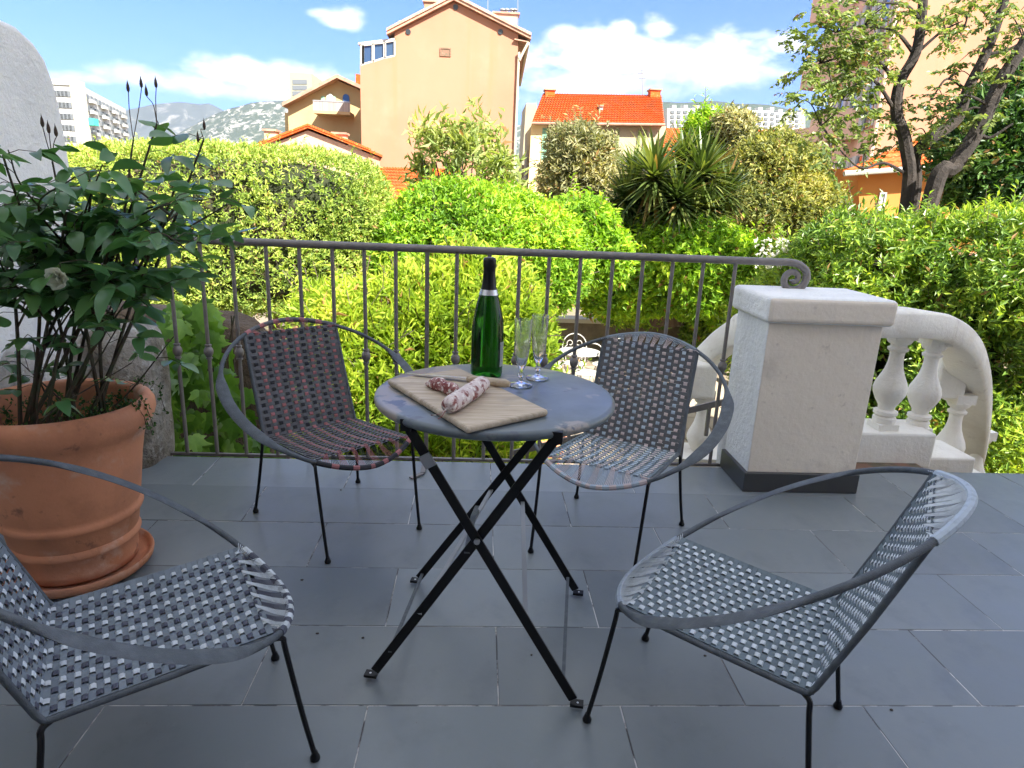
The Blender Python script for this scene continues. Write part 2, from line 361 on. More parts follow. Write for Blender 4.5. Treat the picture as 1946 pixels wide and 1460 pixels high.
# ------------------------------------------------------------------ foliage (numpy)
def npmesh(name, V, Fv, nper, m, parent=None, org=(0, 0, 0), smooth=False):
    me = bpy.data.meshes.new(name); V = (V-np.array(org)).astype(np.float32)
    nf = len(Fv)
    me.vertices.add(len(V)); me.vertices.foreach_set('co', V.ravel())
    me.loops.add(nf*nper); me.loops.foreach_set('vertex_index', Fv.astype(np.int32).ravel())
    me.polygons.add(nf); me.polygons.foreach_set('loop_start', np.arange(0, nf*nper, nper, dtype=np.int32))
    me.polygons.foreach_set('use_smooth', np.full(nf, smooth))
    me.materials.append(m); me.update(calc_edges=True)
    return link(name, me, parent)
def nrm(a): return a/np.maximum(np.linalg.norm(a, axis=1, keepdims=True), 1e-9)
def leafgeo(P, D, N, L, Wd, fold=.18, droop=.15):
    n = len(P); D = nrm(D); U = nrm(np.cross(D, N)); N2 = np.cross(U, D)
    L = np.broadcast_to(L, (n,))[:, None]; Wd = np.broadcast_to(Wd, (n,))[:, None]
    a = P; b = P+D*L*.45+U*Wd*.5+N2*Wd*fold; c = P+D*L-N2*L*droop; d = P+D*L*.45-U*Wd*.5+N2*Wd*fold
    V = np.stack([a, b, c, d], 1).reshape(-1, 3); k = np.arange(n)[:, None]*4
    F = np.concatenate([k+np.array([0, 1, 2]), k+np.array([0, 2, 3])], 0)
    return V, F
class Waves:
    def __init__(s, seed, scale=1.0):
        r = np.random.default_rng(seed); s.k = nrm(r.normal(size=(10, 3)))*np.array([1.1, 1.6, 2.2, 3, 4, 5.5, 7.5, 10, 13, 17])[:, None]*scale
        s.p = r.uniform(0, 6.28, 10); s.a = np.array([1, .9, .8, .7, .55, .45, .35, .28, .22, .18]); s.a /= s.a.sum()*.55
    def __call__(s, P): return (np.sin(P@s.k.T+s.p)*s.a).sum(1)
def shell_points(blobs, n, rng, waves, bump, shell, back=.55):
    """blobs: (cx,cy,cz,rx,ry,rz,p). Points near the lumpy surface, with outward normals."""
    area = np.array([b[3]*b[5]+b[3]*b[4]+b[4]*b[5] for b in blobs]); P = []; N = []
    for b, share in zip(blobs, area/area.sum()):
        c = np.array(b[:3]); R = np.array(b[3:6]); p = b[6] if len(b) > 6 else 2.2
        k = int(n*share*1.9)+8; d = nrm(rng.normal(size=(k, 3))*1.0)
        nd = (np.abs(d)**p).sum(1)**(1/p); q = d/nd[:, None]
        depth = 1-shell*rng.random(k)**1.6
        X = c+q*R
        h = waves(X*1.0)
        X = c+q*R*(depth+bump*h)[:, None]
        g = np.sign(q)*np.abs(q)**(p-1)/R; g = nrm(g)
        keep = g[:, 1] < back
        for b2 in blobs:
            if b2 is b: continue
            c2 = np.array(b2[:3]); R2 = np.array(b2[3:6]); p2 = b2[6] if len(b2) > 6 else 2.2
            keep &= ((np.abs((X-c2)/R2)**p2).sum(1)**(1/p2)) > .86
        P.append(X[keep]); N.append(g[keep])
    P = np.concatenate(P); N = np.concatenate(N)
    i = rng.permutation(len(P))[:n]; return P[i], N[i]
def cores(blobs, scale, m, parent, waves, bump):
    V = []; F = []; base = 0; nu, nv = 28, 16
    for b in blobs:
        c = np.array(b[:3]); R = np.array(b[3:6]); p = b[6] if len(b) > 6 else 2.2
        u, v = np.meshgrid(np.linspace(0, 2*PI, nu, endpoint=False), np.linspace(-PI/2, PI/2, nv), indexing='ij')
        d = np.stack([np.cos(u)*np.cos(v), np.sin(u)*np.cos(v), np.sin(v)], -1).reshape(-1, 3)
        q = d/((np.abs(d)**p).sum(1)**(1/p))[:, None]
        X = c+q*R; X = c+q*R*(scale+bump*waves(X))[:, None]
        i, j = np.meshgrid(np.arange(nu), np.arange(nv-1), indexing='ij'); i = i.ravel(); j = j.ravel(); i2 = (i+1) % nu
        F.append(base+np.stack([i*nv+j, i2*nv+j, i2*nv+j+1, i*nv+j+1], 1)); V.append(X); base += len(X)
    o = npmesh('shade_core', np.concatenate(V), np.concatenate(F), 4, m, parent, origin_of(parent), True); return o  # closed dark body inside each crown, its shade put into the colour
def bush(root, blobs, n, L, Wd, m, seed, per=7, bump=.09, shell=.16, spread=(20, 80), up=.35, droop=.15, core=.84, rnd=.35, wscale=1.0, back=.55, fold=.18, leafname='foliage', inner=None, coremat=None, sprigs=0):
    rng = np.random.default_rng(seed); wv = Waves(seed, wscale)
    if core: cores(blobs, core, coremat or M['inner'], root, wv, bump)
    k = n//per; P, N = shell_points(blobs, k, rng, wv, bump, shell, back); k = len(P)
    ax = nrm(N*.8+np.array([0, 0, up])+rng.normal(size=(k, 3))*rnd)
    t = nrm(np.cross(ax, rng.normal(size=(k, 3)))); bt = np.cross(ax, t)
    A = np.repeat(ax, per, 0); T = np.repeat(t, per, 0); B = np.repeat(bt, per, 0); Q = np.repeat(P, per, 0)
    j = np.tile(np.arange(per), k); az = j*2.4+rng.random(len(j))*.8
    phi = np.radians(spread[0]+(spread[1]-spread[0])*rng.random(len(j)))
    D = A*np.cos(phi)[:, None]+(T*np.cos(az)[:, None]+B*np.sin(az)[:, None])*np.sin(phi)[:, None]
    Ls = L*(.65+.7*rng.random(len(j)))
    Q = Q+A*(L*(rng.random(len(j))-.5)*1.6)[:, None]+rng.normal(size=Q.shape)*L*.25
    V, F = leafgeo(Q, D, A+rng.normal(size=Q.shape)*.25, Ls, Wd*(Ls/L), fold, droop)
    if sprigs:
        SP, SN = shell_points(blobs, sprigs, rng, wv, bump, .02, back); st = MB(); P2 = []; D2 = []; N2 = []
        for p, q in zip(SP, SN):
            d = q*.7+np.array([0, 0, .6])+rng.normal(size=3)*.35; d /= np.linalg.norm(d); ln = L*rng.uniform(1.6, 4.2); p0 = p-q*L*1.5
            st.tube([p0, p0+d*ln*.6+rng.normal(size=3)*L*.1, p0+d*(ln+L)], L*.035, 3)
            for k in range(9):
                u = .25+.75*k/8; P2.append(p0+d*(ln+L)*u); v_ = rng.normal(size=3); v_ -= d*v_.dot(d); D2.append(d*.6+v_/np.linalg.norm(v_)*.8); N2.append(d)
        V2, F2 = leafgeo(np.array(P2), np.array(D2), np.array(N2)+rng.normal(size=(len(N2), 3))*.3, L*rng.uniform(.7, 1.1, len(P2)), Wd*1.0, fold, droop)
        F = np.concatenate([F, F2+len(V)]); V = np.concatenate([V, V2]); st.build('shoots', M['bark'], root, smooth=False)['kind'] = 'stuff'
    o = npmesh(leafname, V, F, 3, m, root, origin_of(root)); o['kind'] = 'stuff'
    return o
def twig_tree(root, base, forks, m, r0=.1, name='trunk'):
    """trunk and limbs: list of (points, r_start, r_end)"""
    b = MB()
    for pts, ra, rb in forks:
        c = catmull(pts, 6); n = len(c); b.tube(c, [ra+(rb-ra)*i/(n-1) for i in range(n)], 8)
    return b.build(name, m, root)

# ================================================================== SETTING: ground, terrace
GZ = -1.9
def ground():
    # one sheet: garden level, sloping down gently to the town, out to the horizon
    nx = [-9000, -3000, -1000, -300, -100, -40, -20, -10, -5, 0, 5, 10, 20, 40, 100, 300, 1000, 3000, 9000]
    ny = [-60, -10, -1.2, 2.7, 4, 6, 8, 10, 14, 20, 30, 50, 90, 200, 500, 1200, 2500, 5000, 9000]
    V = [(x, y, GZ - (0 if y < 25 else min(6, (y-25)*.08))) for y in ny for x in nx]; n = len(nx)
    F = [(j*n+i, j*n+i+1, (j+1)*n+i+1, (j+1)*n+i) for j in range(len(ny)-1) for i in range(n-1)]
    o = MB().add(V, F).build('ground', M['gravel'], smooth=False); struct(o)
ground()

FLOOR = MB().box(-2.3, 5.2, -1.2, 2.833, -.25, -.0014).build('terrace_floor', M['grout'], smooth=False); struct(FLOOR)
def tiles():
    d = MB().box(-.3036, .3036, -.1507, .1507, -.02, 0).mesh('tile', M['tile'], smooth=False)
    half = None
    for k in range(-5, 6):
        y = 1.023+.304*k+.152
        if k == 5: y -= .004
        off = .372 if k % 2 == 0 else .075
        for i in range(-4, 8):
            xc = off+.61*i+.305
            if xc < -2.0 or xc+.3 > 5.25: continue
            o = link('tile', d, FLOOR)
            o.location = (xc, y, random.uniform(-.0006, .0006)); o.rotation_euler = (random.gauss(0, .0007), random.gauss(0, .0007), random.gauss(0, .0012))
            bevel(o, .0012, 1)
tiles()
retain = MB().box(-1.95, 5.2, -1.2, 2.80, GZ-.3, -.25).build('retaining_wall', M['rock'], smooth=False)
tag(retain, 'rough stone retaining wall carrying the tiled terrace', 'wall')

# house behind the camera: its shade lies over the terrace
def house():
    t = thing('house', 'tall pale rendered house whose back wall rises behind the terrace', 'house', (2, -1.2, 0))
    w = MB()
    H0 = 6.2
    for x0, x1, z0, z1 in ((-3.2, -1.1, -2, H0), (-1.1, 1.3, 2.35, H0), (1.3, 8.6, -2, H0)): w.box(x0, x1, -9, -1.2, z0, z1)
    w.box(-1.1, 1.3, -9, -1.6, -2, 2.35); w.build('wall', M['stucco'], t, smooth=False)
    MB().box(-1.1, 1.3, -1.5, -1.46, 0, 2.3).build('door', M['window'], t, smooth=False)
    d = MB()
    for x in (-1.08, .06, 1.2): d.box(x, x+.08, -1.46, -1.40, 0, 2.3)
    d.build('door_frame', M['white_iron'], t, smooth=False)
    MB().box(-3.4, 8.8, -9.3, -1.05, H0, H0+.25).build('roof', M['rooftile'], t, smooth=False)
house()

# dividing wall on the left with its rounded top corner
def divider():
    poly = [(-1.15, -.25), (3.2, -.25), (3.14, .1), (3.06, .45), (3.055, 1.16), (3.05, 1.32), (3.04, 1.44), (3.02, 1.55), (2.98, 1.64), (2.92, 1.69), (2.83, 1.725), (2.6, 1.74), (-1.15, 1.77)]
    b = MB(); n = len(poly); xa, xb = -1.75, -2.0
    vs = [(xa, y, z) for y, z in poly]+[(xb, y, z) for y, z in poly]
    b.add(vs, [tuple(range(n)), tuple(range(2*n-1, n-1, -1))]+[(i, n+i, n+(i+1) % n, (i+1) % n) for i in range(n)])
    o = b.build('dividing_wall', M['stucco'], smooth=False); bevel(o, .025, 3)
    tag(o, 'white stucco dividing wall with a rounded top corner beside the rose bush', 'wall')
divider()

def lump(name, c, R, m, parent, seed, bump=.12, p=3, n=(40, 24), ws=3):
    wv = Waves(seed, ws); u, v = np.meshgrid(np.linspace(0, 2*PI, n[0], endpoint=False), np.linspace(-PI/2, PI/2, n[1]), indexing='ij')
    d = np.stack([np.cos(u)*np.cos(v), np.sin(u)*np.cos(v), np.sin(v)], -1).reshape(-1, 3)
    q = d/((np.abs(d)**p).sum(1)**(1/p))[:, None]; X = np.array(c)+q*np.array(R); X = np.array(c)+q*np.array(R)*(1+bump*wv(X))[:, None]
    i, j = np.meshgrid(np.arange(n[0]), np.arange(n[1]-1), indexing='ij'); i = i.ravel(); j = j.ravel(); i2 = (i+1) % n[0]
    return npmesh(name, X, np.stack([i*n[1]+j, i2*n[1]+j, i2*n[1]+j+1, i*n[1]+j+1], 1), 4, m, parent, origin_of(parent) if parent else (0, 0, 0), True)
o = lump('stone_pier', (-1.52, 2.82, .26), (.15, .15, .33), M['rock'], None, 5, .06, 5, (60, 50), 4)
tag(o, 'rough weathered stone pier at the left end of the railing behind the terracotta pot', 'pier')
o = lump('pale_boulder', (-1.62, 2.42, .30), (.10, .10, .30), mat('pale_limestone', (.55, .53, .49), .95, bump=[(14, .9, .03), (50, .8, .01)], var=[(9, (.35, .33, .3), .45, .65)]), None, 8, .12, 3, (50, 40), 5)
tag(o, 'knobbly pale limestone boulder standing behind the pot rim', 'boulder')

# ------------------------------------------------------------------ pillar, railing, balustrades
def box2(b, x0, x1, y0, y1, z0, z1, front=0, rest=1):   # box whose front face has its own material
    b.cur = rest; base = len(b.v)
    vs = [(x, y, z) for z in (z0, z1) for y in (y0, y1) for x in (x0, x1)]
    b.add(vs, [(0, 2, 3, 1), (4, 5, 7, 6), (2, 6, 7, 3), (0, 4, 6, 2), (1, 3, 7, 5)]); b.cur = front
    b.f.append(tuple(base+i for i in (0, 1, 5, 4))); b.mi.append(front)
def pillar():
    t = thing('pillar', 'square rendered terrace pillar with beige front, white side and thick cap', 'pillar', (1.41, 2.75, 0))
    b = MB(); box2(b, 1.176, 1.655, 2.592, 2.93, 0, .742)
    o = b.build('shaft', [M['beige'], M['stucco']], t, smooth=False); bevel(o, .006, 2)
    b = MB(); box2(b, 1.152, 1.688, 2.562, 2.965, .738, .846)
    o = b.build('cap', [M['beige'], M['stucco']], t, smooth=False); bevel(o, .022, 4)
    o = MB().box(1.160, 1.668, 2.574, 2.86, 0.001, .088).build('skirting', M['dark_stone'], t, smooth=False); bevel(o, .002, 1)
    lump('foot_flare', (1.215, 2.90, .12), (.055, .05, .30), M['stucco'], t, 3, .03, 2.4, (20, 14))
pillar()

def knuckle(b, x, y, z):
    b.lathe([(.0085, z-.034), (.014, z-.032), (.014, z-.026), (.010, z-.024), (.013, z-.02), (.0185, z-.010), (.020, z), (.0185, z+.010), (.013, z+.02), (.010, z+.024), (.014, z+.026), (.014, z+.032), (.0085, z+.034)], (x, y, 0), 14)
def railing():
    t = thing('iron_railing', 'grey wrought iron railing with knuckled bars ending in a scroll on the pillar', 'railing', (0, 2.88, 0))
    X0, X1, zt = -1.72, 1.36, .958
    path = [(X0, 2.88, zt-.004), (-.5, 2.88, zt), (.5, 2.88, zt), (1.2, 2.88, zt), (1.36, 2.88, zt+.002)]
    b = MB(); b.tube([(X0, 2.88, zt), (1.30, 2.88, zt)], .0165, 12); b.build('handrail', M['iron'], t)
    # scroll: arc over then spiral inwards
    sp = [(1.30, zt), (1.36, zt), (1.405, zt-.010), (1.438, zt-.036), (1.447, zt-.072)]
    cx, cz = 1.385, .905-.006
    for i in range(26):
        a = .25-i*.36; r = .060*(1-i/30)**1.15
        sp.append((cx+r*math.cos(a)*1.0, cz-.012+r*math.sin(a)))
    pts = catmull([(x, 2.88, z) for x, z in sp], 4); n = len(pts)
    s = MB(); s.tube(pts, [.0165 if i < n*.3 else .0165-.006*(i-n*.3)/(n*.7) for i in range(n)], 12); s.build('scroll', M['iron'], t)
    xs = [-1.575, -1.436, -1.305, -1.172, -1.041, -.900, -.762, -.624, -.490, -.357, -.223, -.096, .042, .173, .300, .437, .577, .709, .841, .976, 1.119]
    d1 = MB(); d1.tube([(0, 0, .002), (0, 0, .446)], .0085, 10); d1.tube([(0, 0, .514), (0, 0, zt-.010)], .0085, 10); knuckle(d1, 0, 0, .48)
    m1 = d1.mesh('baluster', M['iron'], True, (0, 0, 0))
    d2 = MB().box(-.0085, .0085, -.0085, .0085, -.03, zt-.010); m2 = d2.mesh('post', M['iron'], False, (0, 0, 0))
    for i, x in enumerate(xs):
        post = i in (10,)
        o = link('post' if post else 'bar', m2 if post else m1, t); o.location = (x, 0, 0)
    MB().box(X0, 1.19, 2.872, 2.888, -.008, .004).build('bottom_rail', M['iron'], t, smooth=False)
    b = MB(); b.bar((-.223, 2.872, .012), (-.223, 2.69, .010), .02, .005); b.bar((-.223, 2.69, .008), (-.27, 2.64, .006), .02, .005)
    b.build('floor_bracket', M['iron'], t, smooth=False)
railing()

BAL = [(.046, 0), (.048, .02), (.048, .05), (.040, .06), (.050, .075), (.050, .095), (.034, .105), (.036, .13), (.052, .17), (.066, .215), (.070, .25), (.064, .29), (.050, .335), (.038, .38), (.031, .43), (.029, .47), (.031, .50), (.041, .51), (.043, .525), (.033, .535), (.033, .55), (.045, .56), (.052, .58), (.052, .60)]
def baluster_obj(parent, px, ytop, ybot, Y, slant=0):
    a = at(px[0], ybot, Y); c = at(px[1], ytop, Y); h = c.z-a.z; k = h/.60
    b = MB(); b.lathe([(r*k*1.5, z*k) for r, z in BAL], (a.x, Y, a.z), 28)
    q = .064*k; b.box(a.x-q*1.1, a.x+q*1.1, Y-q*1.1, Y+q*1.1, a.z-.03, a.z+.008); b.box(a.x-q*1.15, a.x+q*1.15, Y-q*1.15, Y+q*1.15, a.z+h-.008, a.z+h+.05)
    return b.build('baluster', M['cream'], parent)
def sweep(b, pts, w, h):       # rounded rectangular section along a path given by its TOP centre
    P = catmull(pts, 8); sec = [(-.5, -.12), (-.42, 0), (.42, 0), (.5, -.12), (.5, -.85), (.42, -1), (-.42, -1), (-.5, -.85)]
    vs = []; m = len(P)
    for i in range(m):
        t = (P[min(i+1, m-1)]-P[max(i-1, 0)]); t.z = 0; t.normalize(); s_ = t.cross(Vector((0, 0, 1)))
        for u, v in sec: vs.append(P[i]+s_*(u*w)+Vector((0, 0, v*h)))
    n = len(sec); fs = [(i*n+k, i*n+(k+1) % n, (i+1)*n+(k+1) % n, (i+1)*n+k) for i in range(m-1) for k in range(n)]
    fs += [tuple(range(n-1, -1, -1)), tuple((m-1)*n+k for k in range(n))]
    return b.add(vs, fs)
def balustrades():
    t = thing('curved_balustrade', 'cream stone balustrade curving down right of the pillar with bulbous balusters', 'balustrade', (2.2, 3.1, 0))
    sweep(MB(), [(1.60, 2.93, .752), (1.85, 2.98, .756), (2.05, 3.02, .752), at(1778, 596, 3.1), at(1824, 630, 3.28), at(1846, 690, 3.5), at(1852, 760, 3.75), at(1846, 840, 4.0), at(1830, 905, 4.2)], .19, .125).build('handrail', M['cream'], t, angle=50)
    baluster_obj(t, (1678, 1706), 640, 805, 3.08); baluster_obj(t, (1742, 1768), 652, 812, 3.16)
    baluster_obj(t, (1790, 1812), 762, 905, 3.55); baluster_obj(t, (1832, 1846), 830, 960, 3.95)
    b = MB(); b.box(1.66, 2.30, 3.0, 3.24, -.05, .135)
    b.box(2.28, 2.60, 3.08, 3.36, -.30, -.02); b.box(2.5, 2.9, 3.3, 3.75, -.7, -.22)
    o = b.build('plinth', M['cream'], t, smooth=False); bevel(o, .012, 2)
    a = at(1815, 688, 3.55)
    o = MB().box(a.x-.11, a.x+.07, 3.5, 3.62, a.z-.21, a.z+.04).build('block', M['cream'], t, smooth=False); bevel(o, .02, 3)
    t2 = thing('stair_balustrade', 'cream stone stair balustrade sweeping down left of the pillar', 'balustrade', (1.3, 3.5, 0))
    sweep(MB(), [(1.62, 3.22, .70), at(1440, 590, 3.3), at(1405, 605, 3.4), at(1368, 632, 3.5), at(1335, 668, 3.6), at(1300, 715, 3.75), at(1270, 775, 3.9)], .15, .165).build('handrail', M['cream'], t2, angle=50)
    a = at(1330, 720, 3.5)
    o = MB().box(a.x-.10, a.x+.07, 3.42, 3.56, a.z-.10, a.z+.10).build('block', M['cream'], t2, smooth=False); bevel(o, .02, 3)
    baluster_obj(t2, (1322, 1330), 755, 880, 3.5); baluster_obj(t2, (1262, 1272), 790, 905, 3.7)
    b = MB(); b.box(.95, 1.6, 3.36, 3.62, -.32, at(1330, 868, 3.4).z); b.build('plinth', M['cream'], t2, smooth=False)
    o = MB().box(1.66, 2.22, 2.842, 3.0, -.3, -.022).build('landing', M['brown'], smooth=False); struct(o)
    # stairs going down to the garden in front of the terrace
    b = MB()
    for i in range(10): b.box(1.05-i*.28, 1.05-(i+1)*.28, 2.95, 3.3, GZ-.1, -.25-.165*(i+1))
    o = b.build('garden_steps', M['rock'], smooth=False); struct(o)
    t3 = thing('stair_railing', 'sloping grey iron stair railing below the terrace edge, fixed to the pillar', 'railing', (1.3, 3.1, 0))
    A = at(1405, 757, 3.05); B = at(975, 861, 3.35)
    MB().bar(A, B, .014, .03).build('sloping_rail', M['iron'], t3, smooth=False)
    for k in (.12, .45, .62, .8, .93):
        p = A.lerp(B, k); MB().box(p.x-.008, p.x+.008, p.y-.008, p.y+.008, p.z-.16, p.z-.012).build('bar', M['iron'], t3, smooth=False)
    p = A.lerp(B, .86); MB().bar(p+Vector((-.09, 0, .2)), p+Vector((.0, 0, 0)), .012, .012).build('brace', M['iron'], t3, smooth=False)
balustrades()

# ================================================================== CHAIRS
CF, CT, CR_ = (.188, .226, .336), (.183, -.2915, .664), (.185, -.161, .301)
FFT, RFT = (.183, .286), (.218, -.205)
def hoop(a):
    c, s_ = math.cos(a), math.sin(a)
    return Vector((.352*math.copysign(abs(s_)**1.159, s_), -.0307+.3157*c, .495-.198*c+.014*s_*s_))
def hoop_mesh():
    n = 144; b = MB(); ns = 10; vs = []; H = [hoop(2*PI*i/n) for i in range(n)]
    pn = Vector((0, .532, .847)).cross(Vector((1, 0, 0))).normalized()
    pn = Vector((1, 0, 0)).cross(Vector((0, -.6314, .397)).normalized()).normalized()
    for i in range(n):
        a = math.degrees(2*PI*i/n); aa = a if a <= 180 else 360-a
        t = (H[(i+1) % n]-H[i-1]).normalized(); rd = t.cross(pn).normalized(); up = rd.cross(t).normalized()
        w = max(0, min(1, (aa-44)/22))*max(0, min(1, (112-aa)/14)); w = w*w*(3-2*w)
        rw = .0072+.0135*w; rt = .0072-.0035*w
        for k in range(ns):
            q = 2*PI*k/ns; vs.append(H[i]+rd*(rw*math.cos(q))+up*(rt*math.sin(q)))
    fs = [(i*ns+k, i*ns+(k+1) % ns, ((i+1) % n)*ns+(k+1) % ns, ((i+1) % n)*ns+k) for i in range(n) for k in range(ns)]
    return MB().add(vs, fs)
NC = 14; CW = .0144; RP = .0121
def seat_pt(x, v):     # v 0 rear .. 1 front
    return Vector((x, CR_[1]+v*(CF[1]-.012-CR_[1]), CR_[2]+.004+v*(.336-CR_[2])-.012*math.sin(PI*v)*(1-(x/.2)**2)))
def back_pt(x, v):     # v 0 bottom .. 1 top
    return Vector((x, CR_[1]+v*(CT[1]-CR_[1]), CR_[2]+v*(CT[2]-CR_[2])))+Vector((0, -.012*math.sin(PI*v)*(1-(x/.2)**2), 0))
def weave(parent, ptf, length, normal, cols, rowm, half, fringe_side):
    """columns run lengthwise, rows across; plain over-under weave"""
    nr = int(length/RP); pitch = 2*half/(NC)
    nv = Vector(normal).normalized(); out = []
    for j in range(NC):
        x = -half+pitch*(j+.5); pts = []
        for i in range(nr+1):
            z = .0021*(1 if (i+j) % 2 == 0 else -1)
            jx = random.gauss(0, .0007); pts += [ptf(x+jx, (i+.18+random.gauss(0, .05))/(nr+.6))+nv*z, ptf(x+jx, (i+.72+random.gauss(0, .05))/(nr+.6))+nv*z]
        b = MB(); vs = []; fs = []
        for p in pts: vs += [p+Vector((-CW/2, 0, 0)), p+Vector((-CW/6, 0, 0))+nv*.0007, p+Vector((CW/6, 0, 0))+nv*.0007, p+Vector((CW/2, 0, 0))]
        for i in range(len(pts)-1):
            for k in range(3): fs.append((i*4+k, i*4+k+1, i*4+5+k, i*4+4+k))
        b.add(vs, fs)
        # cords fanning out to the hoop
        e = pts[-1]
        for k in range(5):
            xx = x+CW*(k-2)/5; xh = x*1.10+CW*(k-2)/2.6; s_ = min(.93, abs(xh*1.02)/.352)**(1/1.159); a = math.asin(s_)
            if fringe_side: a = PI-a
            h = hoop(math.copysign(a, xh)); q = Vector((xx, e.y, e.z))
            if (h-q).length > .008: b.tube([q-(h-q).normalized()*.012, q.lerp(h, .5)+nv*.001, h+nv*.008], .0009, 4)
        out.append(b.build('lengthwise_strap', cols[j % len(cols)], parent, local=True))
    for i in range(nr+1):
        v = (i+.45)/(nr+.6); b = MB(); vs = []; fs = []; prof = []
        for j in range(NC):
            x = -half+pitch*(j+.5); z = -.0018*(1 if (i+j) % 2 == 0 else -1)
            prof += [(x-pitch*.34, z), (x+pitch*.34, z)]
        prof = [(-half-.008, -.006), (-half-.009, .004)]+prof+[(half+.009, .004), (half+.008, -.006)]
        for x, z in prof:
            d = (RP*.50)/length
            for e in (-1, 1): vs.append(ptf(x, v+d*e+random.gauss(0, .0011))+nv*(z+random.gauss(0, .0003)))
        fs = [(2*k, 2*k+2, 2*k+3, 2*k+1) for k in range(len(prof)-1)]
        b.add(vs, fs); b.build('crosswise_strap', rowm, parent, local=True)
def strapmat(name, c, rand=.12):
    m = mat(name, c, .75, rand=rand, bump=(900, .5, .001), var=[(60, tuple(x*.8 for x in c), .45, .7)]); return m
PALE = strapmat('pale_cord', (.54, .58, .60)); DARKC = strapmat('dark_cord', (.07, .075, .10)); BLACKC = strapmat('black_cord', (.02, .02, .024))
GREYC = strapmat('grey_cord', (.17, .20, .225)); REDC = strapmat('red_cord', (.34, .13, .13)); PINKC = strapmat('pink_grey_cord', (.52, .43, .41)); BLUEC = strapmat('blue_grey_cord', (.38, .45, .52))
GREYD = strapmat('dark_grey_cord', (.11, .11, .115))
TEAL = strapmat('slate_cord', (.13, .165, .18))
HOOPM = hoop_mesh().mesh('hoop', M['frame'], True, Vector((0, 0, 0)), 60)
def leg_mesh(kind, sx):
    b = MB()
    if kind == 'front':
        p = Vector((CF[0]*sx, CF[1]+.002, CF[2]-.004)); f = Vector((FFT[0]*sx, FFT[1], .012))
        pts = catmull([p+Vector((0, -.012, 0)), p+Vector((0, .006, -.006)), p.lerp(f, .10)+Vector((0, .004, 0)), f.lerp(p, .4), f], 5)
    else:
        p = Vector((CR_[0]*sx, CR_[1], CR_[2]-.002)); f = Vector((RFT[0]*sx, RFT[1], .012))
        pts = catmull([p+Vector((-.006*sx, .014, -.002)), p+Vector((.006*sx, -.002, -.008)), p.lerp(f, .14)+Vector((.004*sx, 0, 0)), f.lerp(p, .4), f], 5)
    b.tube(pts, .0056, 8)
    b.lathe([(.0075, 0), (.0105, .002), (.0110, .007), (.0075, .015), (.0058, .022)], (f.x, f.y, 0), 12)
    return b.mesh('leg', M['black'], True, Vector((0, 0, 0)))
LEGM = {(k, s_): leg_mesh(k, s_) for k in ('front', 'rear') for s_ in (-1, 1)}
def side_frame(sx):
    b = MB(); F_ = Vector((CF[0]*sx, CF[1], CF[2])); R_ = Vector((CR_[0]*sx, CR_[1], CR_[2])); T_ = Vector((CT[0]*sx, CT[1], CT[2]))
    b.tube([F_, F_.lerp(R_, .5)+Vector((0, 0, -.002)), F_.lerp(R_, .95), R_+Vector((0, .003, .002)), R_.lerp(T_, .05), R_.lerp(T_, .5)+Vector((0, -.003, 0)), T_], .0066, 8)
    return b.mesh('side_frame', M['frame'], True, Vector((0, 0, 0)), 60)
SFM = {s_: side_frame(s_) for s_ in (-1, 1)}
def wrap(parent, a0, a1, cols, n):
    # hoop wrapped in the colours of the cords
    for i in range(n):
        x0 = a0+(a1-a0)*i/n; x1 = a0+(a1-a0)*(i+1)/n; b = MB()
        b.tube([hoop(x0+(x1-x0)*k/4) for k in range(5)], .0092, 8); b.build('cord_wrapping', cols[i % len(cols)], parent, local=True)
def chair(label, x, y, th, cols, rowm, wrapc, seatcols=None, wrapb=None, rows2=None):
    t = thing('woven_chair', label, 'chair', (x, y, 0), th, 'woven cord armchairs around the bistro table')
    link('hoop', HOOPM, t)
    for s_ in (-1, 1):
        link('side_frame', SFM[s_], t)
        for k in ('front', 'rear'): link('leg', LEGM[(k, s_)], t)
    weave(t, seat_pt, .39, (0, -.09, 1), seatcols or cols, rows2 or rowm, .176, False)
    weave(t, back_pt, .372, (0, .94, .33), cols, rowm, .172, True)
    n = 18 if len(wrapc) > 1 else 1
    if len(wrapc) > 1:
        wrap(t, -.60, .60, wrapc, n); wrap(t, PI-.58, PI+.58, wrapb or wrapc, n)
    else:
        for a0, a1 in ((-.6, .6), (PI-.58, PI+.58)):
            b = MB(); b.tube([hoop(a0+(a1-a0)*k/24) for k in range(25)], .0092, 8); b.build('cord_wrapping', wrapc[0], t, local=True)
    return t
chair('woven armchair with red and black cords, back left between table and railing', -.5187, 2.2977, 3.8485, [REDC, BLACKC], GREYD, [REDC, BLACKC, BLACKC], wrapb=[REDC, GREYD, GREYD])
chair('woven armchair with pink and slate cords, beside the white pillar', .5082, 2.1966, 2.6048, [PINKC, BLUEC], GREYD, [PINKC, BLUEC], [PINKC, BLUEC], [GREYC], rows2=TEAL)
chair('woven armchair with alternating white and dark squares, nearest the terracotta pot', -.6637, 1.1893, -1.0624, [PALE, DARKC], GREYC, [PALE, DARKC])
chair('woven armchair with all pale squares and a pale wrapped rim, front right', .6216, 1.2608, .9541, [PALE], TEAL, [strapmat('rim_cord', (.34, .39, .44))])

